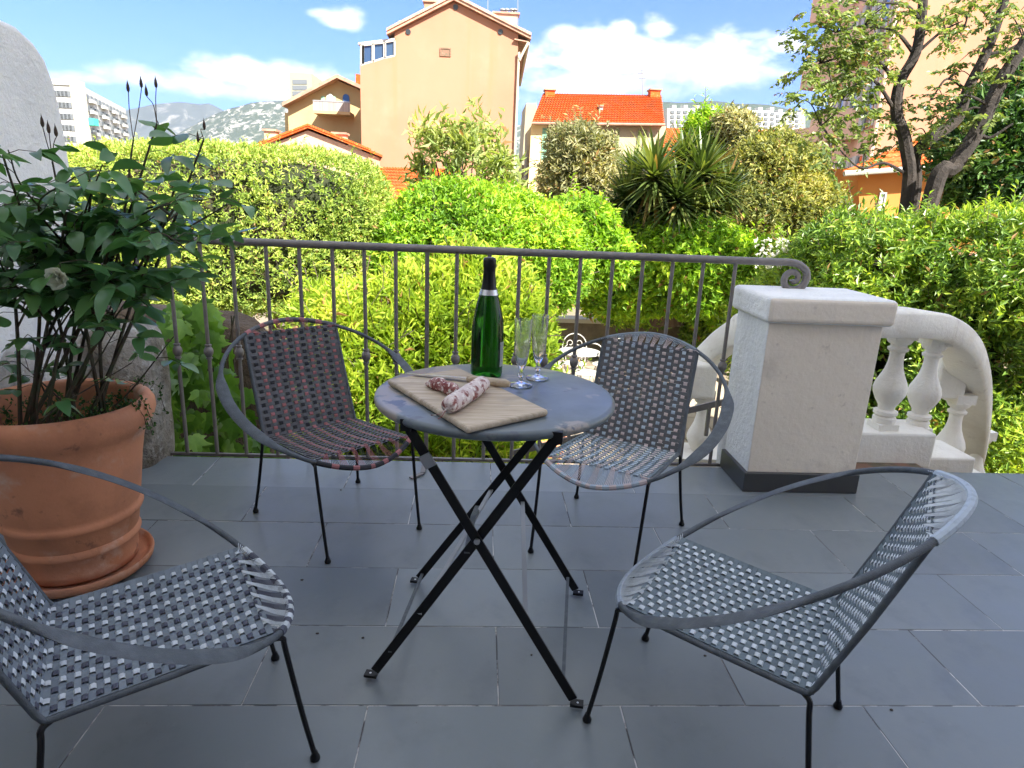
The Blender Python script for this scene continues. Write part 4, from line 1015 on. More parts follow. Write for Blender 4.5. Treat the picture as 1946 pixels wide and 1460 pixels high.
    bsh('mottled_tree', 'mottled yellow and grey-green tree in front of the low orange roofs', 'tree', mb, n=30000, L=.13, Wd=.045, m=M['lf_mottled'], seed=12, sprigs=140, per=6, bump=.24, shell=.5, core=.6, wscale=1.5)
    mb = [blob(1395, 245, 18, 34, 26, .6), blob(1402, 270, 18, 22, 20, .5)]
    t = bsh('slender_tree', 'slender olive-green tree with bare stems in front of the orange roofs', 'tree', mb, n=4500, L=.16, Wd=.05, m=M['lf_grey'], seed=13, per=6, bump=.25, shell=.7, core=0)
    twig_tree(t, None, [([P3(1420, 420, 18), P3(1408, 330, 18), P3(1390, 235, 18)], .06, .02), ([P3(1410, 330, 18), P3(1415, 290, 18), P3(1425, 262, 18)], .04, .015)], M['bark'])
    # white flowers in the shrubs
    t = thing('white_flowering_shrub', 'clusters of small white flowers beside the scroll of the railing', 'flowers', P3(1470, 500, 7.2))
    rng_ = np.random.default_rng(5); P = np.array([P3(rng_.uniform(1435, 1500), rng_.uniform(455, 510), rng_.uniform(7.0, 7.25)) for _ in range(90)])
    P = np.repeat(P, 5, 0); V, F = leafgeo(P, rng_.normal(size=P.shape)+[0, -.5, .3], rng_.normal(size=P.shape), .026, .02)
    o = npmesh('petals', V, F, 3, M['petal'], t, origin_of(t)); o['kind'] = 'stuff'
garden()

def yucca():
    rng = np.random.default_rng(14); t = thing('yucca', 'clump of spiky yucca heads with drooping dry skirts on dark trunks', 'yucca', P3(1260, 520, 12.5))
    heads = [(1245, 330, 12.3, 92), (1335, 325, 12.6, 92), (1190, 372, 12.8, 66), (1380, 362, 12.8, 70), (1290, 375, 12.0, 76), (1205, 325, 13.2, 55), (1300, 300, 13, 66), (1345, 392, 12.4, 66), (1240, 398, 12.5, 66)]
    tr = []
    variants = []
    for s_ in range(6):
        b = MB(); n = 6; vs = []; 
        for i in range(n+1):
            k = i/n; w = .021*(1-k**2.2)+.001; z = -(.03+.05*s_)*k*k
            vs += [(-w, k, z+w*.25), (0, k, z), (w, k, z+w*.25)]
        b.add(vs, [(i*3+j, i*3+j+1, i*3+j+4, i*3+j+3) for i in range(n) for j in (0, 1)])
        variants.append(b.mesh('leaf', M['lf_yucca'], True, Vector((0, 0, 0)), 80))
    org = origin_of(t); nleaf = 0; restV = []; restF = []; dryV = []; dryF = []
    for px, py, Y, r in heads:
        c = at(px, py, Y); k = (c-CAM).dot(FW)/F_PX; R = r*k; base = at(1265, 560, 12.6)
        tr.append(([tuple(base+Vector((rng.uniform(-.3, .3), 0, -.6))), tuple(base.lerp(c, .55)+Vector((0, .1, -.1))), tuple(c-Vector((0, 0, .1)))], .13, .075))
        for i in range(210):
            th = math.acos(1-1.62*((i+.5)/210)); a = i*2.39996+rng.uniform(-.15, .15)
            d = Vector((math.sin(th)*math.cos(a), math.sin(th)*math.sin(a), math.cos(th)))
            if d.y > .75: continue
            p = c+Vector((0, 0, -.12*R*(th/1.5)))
            m_ = orient(d, (0, 0, 1)); L = R*rng.uniform(.82, 1.08); S_ = Matrix.Diagonal((1.75, L, L*1.0, 1))
            vi = rng.integers(0, 6)
            if nleaf < 300 and d.y < .45 and (i % 2 == 0 or r > 70) and rng.random() < .62:
                o = link('leaf', variants[vi], t); mm = m_ @ S_; mm.translation = p-org; o.matrix_local = mm; nleaf += 1
            else:
                mm = m_ @ S_; b0 = len(restV); me = variants[vi]; restV += [tuple((mm @ v.co)+(p-org)) for v in me.vertices]; restF += [tuple(b0+q for q in f.vertices) for f in me.polygons]
        for i in range(60):       # dry skirt
            a = rng.uniform(0, 2*PI); d = Vector((math.cos(a)*.35, math.sin(a)*.35, -1)).normalized()
            mm = orient(d, (math.cos(a), math.sin(a), .2)) @ Matrix.Diagonal((1.0, R*rng.uniform(.6, 1.1), R, 1)); b0 = len(dryV); me = variants[0]; p = c+Vector((math.cos(a)*.06, math.sin(a)*.06, -.1*R))
            dryV += [tuple((mm @ v.co)+(p-org)) for v in me.vertices]; dryF += [tuple(b0+q for q in f.vertices) for f in me.polygons]
    bush(t, [blob(1270, 415, 12.9, 95, 55, .5), blob(1190, 440, 12.9, 50, 40, .4)], n=9000, L=.22, Wd=.03, m=M['lf_dark'], seed=41, per=6, bump=.2, shell=.5, core=.8, leafname='dark_core_leaves')  # dark leaf mass set behind the heads as the core of the clump
    for nm, V, F, m in (('foliage', restV, restF, M['lf_yucca']), ('dry_skirt', dryV, dryF, M['lf_dry'])):
        me = bpy.data.meshes.new(nm); me.from_pydata(V, [], F); me.materials.append(m); o = link(nm, me, t); o['kind'] = 'stuff'
    twig_tree(t, None, tr, M['bark'])
yucca()

def creeper():
    rng = random.Random(31)
    t = thing('virginia_creeper', 'bright green creeper with big pointed lobed leaves hanging behind the railing bars at the left', 'creeper', P3(370, 700, 3.4))
    org = origin_of(t)
    outline = [(0, 0), (.10, -.06), (.30, -.02), (.40, .10), (.62, .20), (.44, .30), (.50, .46), (.66, .62), (.40, .62), (.26, .60), (.22, .78), (.10, .92), (0, 1.1)]
    def lf(seed, fold):
        r = random.Random(seed); o = [(x*r.uniform(.88, 1.1), y*r.uniform(.95, 1.05)) for x, y in outline]; o[0] = (0, 0); vs = []; fs = []
        pts = [(x, y, fold*abs(x)-.30*y*y) for x, y in o]; n = len(pts)
        left = [(-x*r.uniform(.9, 1.1), y, z) for x, y, z in pts]
        c = (0, .35, -.02)
        vs = pts+left+[c]; ci = 2*n
        for i in range(n-1): fs += [(ci, i, i+1), (ci, n+i+1, n+i)]
        return MB().add(vs, fs).mesh('leaf', M['lf_creeper'], True, Vector((0, 0, 0)), 60)
    LM = [lf(k, f) for k, f in enumerate((.1, .25, .0, -.1))]
    for i in range(175):
        if i < 110: px = rng.gauss(385, 42); py = rng.uniform(575, 745); px = max(px, 325+(py-575)*.03)
        elif i < 130: px = rng.uniform(300, 470); py = rng.uniform(740, 800); 
        else: px = rng.gauss(385, 55); py = rng.uniform(775, 868)
        if i < 110 and px > 400+(py-575)*.5: px = rng.uniform(330, 400)
        if 110 <= i < 130 and 330 < px < 400: px = rng.choice([rng.uniform(300, 330), rng.uniform(410, 470)])
        Y = rng.uniform(3.02, 3.5); p = at(px, py, Y); s_ = rng.uniform(.075, .125)
        d = Vector((rng.gauss(0, .45), -.35+rng.gauss(0, .2), -.75+rng.gauss(0, .3))); n = Vector((rng.gauss(.1, .55), -.75, .65+rng.gauss(0, .5)))
        o = link('leaf', rng.choice(LM), t); m_ = orient(d, n) @ Matrix.Scale(s_, 4); m_.translation = p-org; o.matrix_local = m_
    b = MB()
    for k in range(14):
        x = rng.uniform(330, 450); b.tube(catmull([P3(x+rng.uniform(-30, 30), 880, 3.5), P3(x, 760, 3.45), P3(x+rng.uniform(-30, 30), 600, 3.5)], 5), .004, 5)
    b.build('stems', M['stem'], t)['kind'] = 'stuff'
creeper()

def melia():
    rng = np.random.default_rng(17)
    specs = [('leftmost of the three dark trunked feathery trees, leaning up in front of the pink building', 9.5,
              [([(1721, 400), (1722, 280), (1704, 216), (1710, 158), (1739, 104), (1751, 40), (1757, -60)], .12, .07), ([(1704, 216), (1668, 160), (1640, 148), (1600, 190)], .035, .012), ([(1712, 170), (1670, 118), (1620, 105), (1560, 120)], .04, .012), ([(1739, 104), (1700, 60), (1640, 50), (1590, 62)], .035, .010), ([(1722, 330), (1680, 310), (1640, 320), (1610, 300), (1560, 240)], .03, .010), ([(1751, 40), (1720, 10), (1660, 5), (1610, -5)], .03, .01), ([(1739, 104), (1790, 60), (1830, 40)], .03, .008)],
              [(1520, 75), (1545, 58), (1570, 88), (1600, 40), (1592, 112), (1620, 78), (1650, 32), (1662, 112), (1540, 165), (1518, 188), (1580, 160), (1612, 140), (1640, 170), (1682, 150), (1702, 60), (1722, 22), (1562, 222), (1592, 250), (1615, 225), (1655, 232), (1700, 250), (1682, 296), (1640, 285), (1606, 8), (1530, 130), (1560, 190), (1560, 20), (1625, 120), (1585, 70), (1640, 70), (1690, 110), (1668, 75), (1560, 120), (1580, 300), (1555, 262), (1605, 145), (1640, 130), (1600, 92), (1622, 20), (1700, 20), (1655, 200), (1712, 200), (1545, 100)]),
             ('middle one of the three dark trunked feathery trees, curving to the right', 9.9,
              [([(1733, 400), (1738, 300), (1765, 268), (1818, 228), (1838, 173), (1872, 105), (1893, 50), (1922, -40)], .12, .07), ([(1838, 173), (1800, 150), (1770, 190)], .03, .01), ([(1872, 105), (1915, 95), (1950, 75)], .04, .015), ([(1818, 228), (1850, 205), (1885, 215)], .03, .012), ([(1893, 50), (1850, 10), (1830, 60), (1800, 90)], .02, .006)],
              [(1782, 30), (1805, 52), (1835, 38), (1822, 118), (1790, 180), (1810, 205), (1782, 240), (1762, 212), (1850, 150), (1800, 10), (1850, 5), (1760, 275), (1790, 290), (1735, 250)]),
             ('thick dark leaning trunk of the feathery tree nearest the right edge', 9.2,
              [([(1770, 375), (1812, 318), (1857, 250), (1880, 201), (1905, 151), (1948, 80), (2010, -30)], .15, .09), ([(1857, 250), (1880, 262), (1925, 235)], .04, .015), ([(1880, 201), (1850, 185), (1830, 180)], .03, .01)],
              [(1905, 100), (1932, 130), (1900, 205), (1870, 230), (1926, 60), (1940, 20), (1840, 300), (1895, 20)])]
    for label, Y, limbs, sprays in specs:
        t = thing('feathery_tree', label, 'tree', P3(*limbs[0][0][0], Y), 0, 'feathery trees with dark trunks')
        L = [([P3(x, y, Y+(.0 if k == 0 else -.25*i/len(pts))) for i, (x, y) in enumerate(pts)], ra, rb) for k, (pts, ra, rb) in enumerate(limbs)]
        L[0][0].insert(0, (L[0][0][0][0], Y, GZ))
        allp = [Vector(p) for l in L for p in l[0][1:]]
        P = []; D = []; N = []; S_ = []
        for px, py in sprays:
            Ys = Y+rng.uniform(-.9, .4); c = at(px, py, Ys); q = min(allp, key=lambda a: (a-c).length)
            if (q-c).length > .1: L.append(([tuple(q), tuple(q.lerp(c, .5)+Vector((0, 0, .10))), tuple(c)], .013, .005))
            for f in range(8):     # fronds
                a = rng.uniform(0, 2*PI); d = Vector((math.cos(a), math.sin(a), rng.uniform(-.9, .7))).normalized(); Lf = rng.uniform(.18, .32); st = c+Vector(rng.normal(size=3))*.08
                side = d.cross(Vector((0, 0, 1))).normalized()
                for k in range(8):
                    u = (k+1.5)/9; p = st+d*Lf*u-Vector((0, 0, Lf*.18*u*u)); l = .088*(1-.45*abs(u-.5))
                    for sg in (-1, 1):
                        P.append(p); D.append(side*sg+d*.55+Vector((rng.normal()*.25, rng.normal()*.25, -.3+rng.normal()*.35))); N.append(Vector((rng.normal()*.7, rng.normal()*.7-.2, .9))); S_.append(l)
        P = np.array(P); V, F = leafgeo(P, np.array(D), np.array(N), np.array(S_), np.array(S_)*.52, .1, .15)
        o = npmesh('foliage', V, F, 3, M['lf_melia'], t, origin_of(t)); o['kind'] = 'stuff'
        twig_tree(t, None, [(l, a*.8, b*.8) for l, a, b in L], M['bark_dark'])
melia()

def garden_furniture():
    Y = 10.3; c = at(1101, 668, Y); g = GZ; W_ = M['white_iron']
    t = thing('garden_table', 'round white iron garden table down in the garden', 'table', (c.x, c.y, g))
    h = c.z; R = .345
    MB().lathe([(0, h-.02), (R-.01, h-.02), (R, h-.012), (R, h-.002), (R-.008, h), (0, h)], (c.x, c.y, 0), 40).build('tabletop', W_, t)
    for k in range(3):
        a = k*2*PI/3+.4; e = Vector((math.cos(a), math.sin(a), 0)); o = Vector((c.x, c.y, 0))
        b = MB(); b.tube(catmull([o+e*.24+Vector((0, 0, h-.02)), o+e*.08+Vector((0, 0, h-.28)), o+e*.06+Vector((0, 0, h-.42)), o+e*.28+Vector((0, 0, g))], 6), .009, 6); b.build('leg', W_, t)
    def gchair(px, py, Yc, rz, label):   # px,py: seat centre
        s = at(px, py, Yc); t = thing('garden_chair', label, 'chair', (s.x, s.y, g), rz, 'white scrolled iron garden chairs')
        sh = s.z-g
        b = MB(); b.lathe([(0, sh-.012), (.19, sh-.015), (.205, sh-.006), (.2, sh), (0, sh+.004)], (0, 0, 0), 28); b.build('seat', W_, t, local=True)
        for k in range(4):
            a = PI/4+k*PI/2; e = Vector((math.cos(a), math.sin(a), 0)); b = MB()
            b.tube(catmull([e*.18+Vector((0, 0, sh-.01)), e*.21+Vector((0, 0, sh*.7)), e*.15+Vector((0, 0, sh*.3)), e*.20], 5), .0095, 6); b.build('leg', W_, t, local=True)
        b = MB(); b.tube(catmull([(-.19, .10, sh), (-.21, .15, sh+.22), (-.19, .17, sh+.36), (-.11, .19, sh+.45), (0, .195, sh+.48), (.11, .19, sh+.45), (.19, .17, sh+.36), (.21, .15, sh+.22), (.19, .10, sh)], 5), .0095, 6); b.build('back_frame', W_, t, local=True)
        for sx in (-1, 1):
            pts = [(sx*.02, .15, sh+.08)]+[(sx*(.075+.06*math.cos(a)*(1-i/26)), .175, sh+.31+.07*math.sin(a)*(1-i/26)) for i, a in enumerate([-.5+j*.34 for j in range(18)])]
            b = MB(); b.tube(catmull([(sx*.14, .13, sh+.03), (sx*.17, .16, sh+.22)]+pts[1:], 3), .008, 5); b.build('scroll', W_, t, local=True)
    gchair(1092, 690, 11.1, 0, 'white iron chair with scrolled heart back behind the garden table')
    gchair(1112, 707, 9.5, PI+.2, 'white iron chair in front of the garden table')
    gchair(1045, 690, 9.7, 1.9, 'white iron chair at the left of the garden table')
    gchair(1150, 692, 9.9, -1.9, 'white iron chair at the right of the garden table')
    # big terracotta planter down on the patio
    c = at(1025, 850, 6.4); t = tag(MB().lathe([(.17, GZ), (.20, GZ+.03), (.30, GZ+.42), (.33, GZ+.46), (.34, GZ+.54), (.30, GZ+.56), (.27, GZ+.5), (0, GZ+.48)], (at(1022, 855, 6.9).x, 6.9, 0), 40).build('planter', M['terracotta']), 'bright terracotta planter on the sunny garden patio below the table', 'planter')
    pa = MB(); rng = random.Random(2)
    d = MB().box(-.24, .24, -.24, .24, -.03, 0).mesh('slab', mat('patio_stone', (.34, .27, .19), .9, rand=.12, bump=(20, .3, .01)), smooth=False)
    pt = MB().box(-1.2, 4.6, 4.7, 12.2, GZ-.02, GZ+.01).build('patio', M['gravel'], smooth=False); struct(pt)
    for i in range(11):
        for j in range(15):
            o = link('paving_slab', d, pt); o.location = (-.9+i*.5, 4.98+j*.5, GZ+.035+rng.uniform(0, .005)); o.rotation_euler = (rng.gauss(0, .004), rng.gauss(0, .004), rng.gauss(0, .01))
garden_furniture()

# ================================================================== TOWN
def wallq(b, pts, Y, depth, y1=None):      # prism traced at pixels on the plane Y
    P = [at(px, py, Y) for px, py in pts]; return b.prism([(p.x, p.z) for p in P], Y, Y+depth)
def win(parent, px0, py0, px1, py1, Y, pane=None, frame=None, shut=None, proud=.0, name='window'):
    a = at(px0, py1, Y); c = at(px1, py0, Y); x0, x1, z0, z1 = a.x, c.x, a.z, c.z; w = max(.04, (x1-x0)*.09)
    f = MB(); y = Y-.05-proud
    f.box(x0, x0+w, y, Y+.02, z0, z1); f.box(x1-w, x1, y, Y+.02, z0, z1); f.box(x0+w, x1-w, y, Y+.02, z1-w, z1); f.box(x0+w, x1-w, y, Y+.02, z0, z0+w)
    o = f.build(name, frame or M['white_iron'], parent, smooth=False)
    MB().box(x0+w, x1-w, Y-.02-proud, Y+.01, z0+w, z1-w).build('pane', pane or M['window'], o, smooth=False)
    return o
def shutter(parent, px0, py0, px1, py1, Y, m):
    a = at(px0, py1, Y); c = at(px1, py0, Y); f = MB(); f.box(a.x, c.x, Y-.10, Y-.04, a.z, c.z); n = 14; h = (c.z-a.z)/n
    for i in range(n): f.bar((a.x+.06, Y-.11, a.z+h*(i+.5)), (c.x-.06, Y-.11, a.z+h*(i+.5)), .05, h*.5, (0, -.6, 1))
    return f.build('shutter', m, parent, smooth=False)
def tileroof(parent, a, b, c, d, nrow, ncol, m=None, name='roof', lift=.08):
    """a,b lower edge left/right, d,c upper edge: rows of overlapping ribbed tiles"""
    a, b, c, d = [Vector(p) for p in (a, b, c, d)]; nv = (b-a).cross(d-a).normalized()
    if nv.z < 0: nv = -nv
    mb = MB(); vs = []; fs = []; base = 0
    for r in range(nrow):
        k0 = r/nrow; k1 = (r+1.12)/nrow; A = a.lerp(d, k0); B = b.lerp(c, k0); C = b.lerp(c, min(1, k1)); D = a.lerp(d, min(1, k1)); n = ncol*2
        for i in range(n+1):
            h = (lift*.55 if i % 2 else 0)
            vs.append(A.lerp(B, i/n)+nv*(h+lift)); vs.append(D.lerp(C, i/n)+nv*h)
            vs.append(A.lerp(B, i/n)+nv*(h+lift-.05))
        for i in range(n): q = base+3*i; fs += [(q, q+3, q+4, q+1), (q+2, q+5, q+3, q)]
        base += 3*(n+1)
    mb.add(vs, fs); o = mb.build(name, m or M['rooftile'], parent, smooth=False); o['kind'] = 'stuff'; return o
def chimney(parent, px0, py0, px1, py1, Y, m, cap=True, depth=.8):
    a = at(px0, py1, Y); c = at(px1, py0, Y); b = MB(); b.box(a.x, c.x, Y, Y+depth, a.z, c.z); o = b.build('chimney', m, parent, smooth=False)
    if cap:
        w = (c.x-a.x)*.12; MB().box(a.x-w, c.x+w, Y-.1, Y+depth+.1, c.z, c.z+.10).build('chimney_cap', M['roofedge'], o, smooth=False)
    return o
def pots(parent, px, py, Y, h=7, r=.10):
    p = at(px, py, Y); q = at(px, py-h, Y); b = MB(); b.tube([p, q], r, 8); b.lathe([(r*1.9, q.z), (r*1.9, q.z+.05), (0, q.z+.14)], (q.x, q.y, 0), 8)
    b.build('flue', M['lead'], parent)

def peach_building():
    Y = 40; t = thing('apartment_building', 'tall peach gabled building with a blank wall facing the terrace', 'building', P3(830, 500, Y))
    bl = at(683, 520, Y); outline = [(693, 560), (684, 124), (688, 122), (750, 107), (750, 62), (863, 4), (985, 66), (972, 560)]
    P = [at(x, y, Y) for x, y in outline]; far = at(1007, 148, 53); near = P[6]
    # main gable wall (block going back)
    b = MB(); poly = [(p.x, p.z) for p in P]; b.prism(poly, Y, Y+.6); b.build('gable_wall', M['peach'], t, smooth=False)
    # right-hand side wall
    nb = at(972, 560, Y); s = MB(); x0 = P[6].x; x0b = x0; Y2 = 53.5; x1 = x0+.35; z0 = nb.z-2; zt = P[6].z-.35
    s.add([(x0-.02, Y+.6, z0), (x1, Y2, z0), (x1, Y2, zt), (x0-.02, Y+.6, zt), (x0-.5, Y+.6, z0), (x1-.5, Y2, z0), (x1-.5, Y2, zt), (x0-.5, Y+.6, zt)], [(0, 1, 2, 3), (7, 6, 5, 4), (3, 2, 6, 7), (1, 5, 6, 2), (4, 0, 3, 7)])
    s.build('side_wall', M['creamwall'], t, smooth=False)
    # windows on the receding side
    H = zt-z0
    for r in range(6):
        for c_ in range(5):
            yy = Y+1.6+c_*2.45; xx = x0+(yy-Y)*(.35/13.5); zz = zt-1.9-r*2.55
            o = MB().box(xx-.06, xx+.05, yy, yy+.95, zz-.75, zz+.65).build('window', M['shutter_grey'] if (r+c_) % 3 else M['creamconc'], t, smooth=False)
            MB().box(xx+.05, xx+.075, yy+.12, yy+.83, zz-.6, zz+.55).build('pane', M['window'], o, smooth=False)
            MB().box(xx, xx+.20, yy-.1, yy+1.05, zz-.84, zz-.76).build('sill', M['creamconc'], o, smooth=False)
    # roof slabs following the gable, with a rim of tiles
    ap = P[5]; le = P[4]; re = P[6]; D = 14
    for A, B, e in ((le, ap, -1), (ap, re, 1)):
        a = Vector((A.x, 0, A.z)); b_ = Vector((B.x, 0, B.z)); d = (b_-a).normalized()
        if e < 0: a = a-d*.45
        else: b_ = b_+d*.75
        rb = MB(); f = Vector((0, Y-.30, .03)); k = Vector((0, Y+D, .03)); rb.slab(a+f, b_+f, b_+k, a+k, (0, 0, .17)); rb.build('roof', M['roofedge'], t, smooth=False)
        # rim tiles along the verge
        n = 26; rm = MB(); 
        for i in range(n):
            p = a.lerp(b_, (i+.5)/n)+Vector((0, Y-.2, .26)); rm.obox(p, (d, (0, 1, 0), (0, 0, 1)), ((b_-a).length/n*.46, .17, .07))
        rm.build('verge_tiles', M['verge'], t, smooth=False)['kind'] = 'stuff'
    # gutter and eave on the right
    MB().tube([(re.x+.55, Y-.2, re.z-.45), (re.x+.9, Y+D, re.z-.45)], .09, 8).build('gutter', M['creamconc'], t)
    MB().slab((re.x-.2, Y-.2, re.z-.3), (re.x+.55, Y-.2, re.z-.40), (re.x+.9, Y+D, re.z-.40), (re.x-.2, Y+D, re.z-.3), (0, 0, .06)).build('eave', M['roofedge'], t, smooth=False)
    MB().tube(catmull([(re.x+.5, Y-.22, re.z-.5), (re.x+.12, Y-.18, re.z-1.3), (re.x+.06, Y-.12, re.z-2), (re.x+.06, Y-.12, GZ-3)], 4), .07, 8).build('downpipe', M['creamconc'], t)
    # vent, stain, little holes
    win(t, 836, 92, 857, 107, Y, pane=M['brown'], frame=M['brown'], name='vent')
    st = at(848, 108, Y); sb = at(851, 165, Y)
    for px, py in ((866, 14), (776, 61), (951, 61)):
        p = at(px, py, Y); b = MB(); b.tube([(p.x, Y-.05, p.z), (p.x, Y+.0, p.z)], .14, 12); b.build('vent_hole', M['window'], t)
    # glazed loggia on the left shoulder
    for x0_, x1_, y0a, y0b, y1a, y1b in ((686, 690, 86, 86, 124, 122), (690, 708, 86, 84, 122, 117), (710, 730, 83, 81, 117, 110), (732, 750, 80, 77, 110, 106)):
        a = at(x0_, y1a, Y); b_ = at(x1_, y1b, Y); c = at(x1_, y0b, Y); d = at(x0_, y0a, Y)
        o = MB().prism([(p.x, p.z) for p in (a, b_, c, d)], Y+.10, Y+.2).build('glazing', M['glassblue'] if x0_ > 686 else M['white_iron'], t, smooth=False)
        fr = MB()
        for q, r_ in ((a, b_), (b_, c), (c, d), (d, a)): fr.bar((q.x, Y+.04, q.z), (r_.x, Y+.04, r_.z), .09, .09, (0, 1, 0))
        fr.build('glazing_frame', M['white_iron'], o, smooth=False)
    a = at(684, 85, Y); c = at(751, 76, Y); MB().slab((a.x-.1, Y, a.z), (c.x, Y, c.z), (c.x, Y+3, c.z), (a.x-.1, Y+3, a.z), (0, 0, .10)).build('glazing_roof', M['white_iron'], t, smooth=False)
    a = at(708, 122, Y); # chimneys and aerials
    chimney(t, 806, 5, 832, 40, Y+3, M['peach']); chimney(t, 940, 28, 983, 62, Y+4, M['pink']); chimney(t, 985, 62, 998, 100, Y+9, M['pink'])
    for px, py in ((808, 3), (822, 2), (826, 3)): pots(t, px, py, Y+3.2)
    for px in (955, 963, 973, 979): pots(t, px, 28, Y+4.2, 8)
    for px in (760, 778, 783): pots(t, px, 42+(785-px)*.3, Y+5, 6)
    for px in (988, 994): pots(t, px, 66, Y+9.2, 5)
    for px, y0_, y1_ in ((984, -30, 60), (927, -10, 30)):
        MB().tube([at(px, y1_, Y+4), at(px, y0_, Y+4)], .025, 5).build('aerial', M['lead'], t)
    # roof body fill behind
    MB().box(P[1].x+.02, P[4].x+.3, Y+.6, Y+12, z0, at(700, 124, Y).z).build('rear_wing', M['peach'], t, smooth=False)
peach_building()

def orange_roof_house():
    Y = 48; t = thing('tiled_house', 'cream house with a bright orange tiled roof, chimneys at both ends and faded shutters', 'house', P3(1135, 420, Y))
    MB_ = MB(); wallq(MB_, [(1004, 470), (1012, 236), (1262, 236), (1262, 470)], Y, 8); MB_.build('wall', M['creamwall'], t, smooth=False)
    m = MB(); wallq(m, [(998, 470), (1010, 236), (1040, 236), (1034, 470)], Y-.04, .03); m.build('wall_panel', mat('ochre_wall', (.72, .55, .30), .9), t, smooth=False)
    a = at(1011, 233, Y-.5); b = at(1263, 236, Y-.5); c = at(1257, 182, Y+4); d = at(1032, 178, Y+4)
    tileroof(t, a, b, c, d, 16, 46, name='roof_tiles', lift=.10)
    MB().slab(a, b, c, d, (0, 0, -.14)).build('roof', M['roofedge'], t, smooth=False)
    MB().tube([a+Vector((0, -.08, -.05)), b+Vector((0, -.08, -.05))], .09, 8).build('gutter', M['roofedge'], t)
    for px0, px1 in ((1036, 1055), (1236, 1256)):
        o = chimney(t, px0, 172, px1, 186, Y+3.4, M['rooftile'], depth=.9)
    win(t, 1046, 246, 1060, 292, Y, frame=M['white_iron']); shutter(t, 1028, 244, 1041, 303, Y, M['shutter_green'])
    shutter(t, 1112, 246, 1126, 290, Y, M['shutter_green'])
    for x in (1157, 1209):
        shutter(t, x, 247, x+9, 291, Y, M['shutter_olive']); shutter(t, x+11, 247, x+20, 291, Y, M['shutter_olive'])
    o = chimney(t, 1138, 203, 1146, 226, Y+1.2, M['shutter_grey'], depth=.4)
    ae = at(1222, 185, Y+4); top = at(1220, 134, Y+4); b = MB(); b.tube([ae, top], .035, 5)
    for k, w in ((0, .45), (.12, .35), (.3, .25)):
        p = top.lerp(ae, k); b.tube([p-Vector((w, 0, 0)), p+Vector((w, 0, .04))], .025, 4)
    b.build('aerial', M['lead'], t)
    b = MB(); wallq(b, [(1262, 470), (1262, 240), (1266, 240), (1270, 470)], Y+.5, 7); b.build('side_wall', M['creamwall'], t, smooth=False)
    # narrow link building between the two
    t2 = thing('link_building', 'narrow cream building squeezed between the peach gable and the orange roof', 'building', P3(1005, 400, 58))
    b = MB(); wallq(b, [(985, 420), (1000, 196), (1020, 196), (1030, 420)], 58, 6); b.build('wall', M['creamwall'], t2, smooth=False)
orange_roof_house()

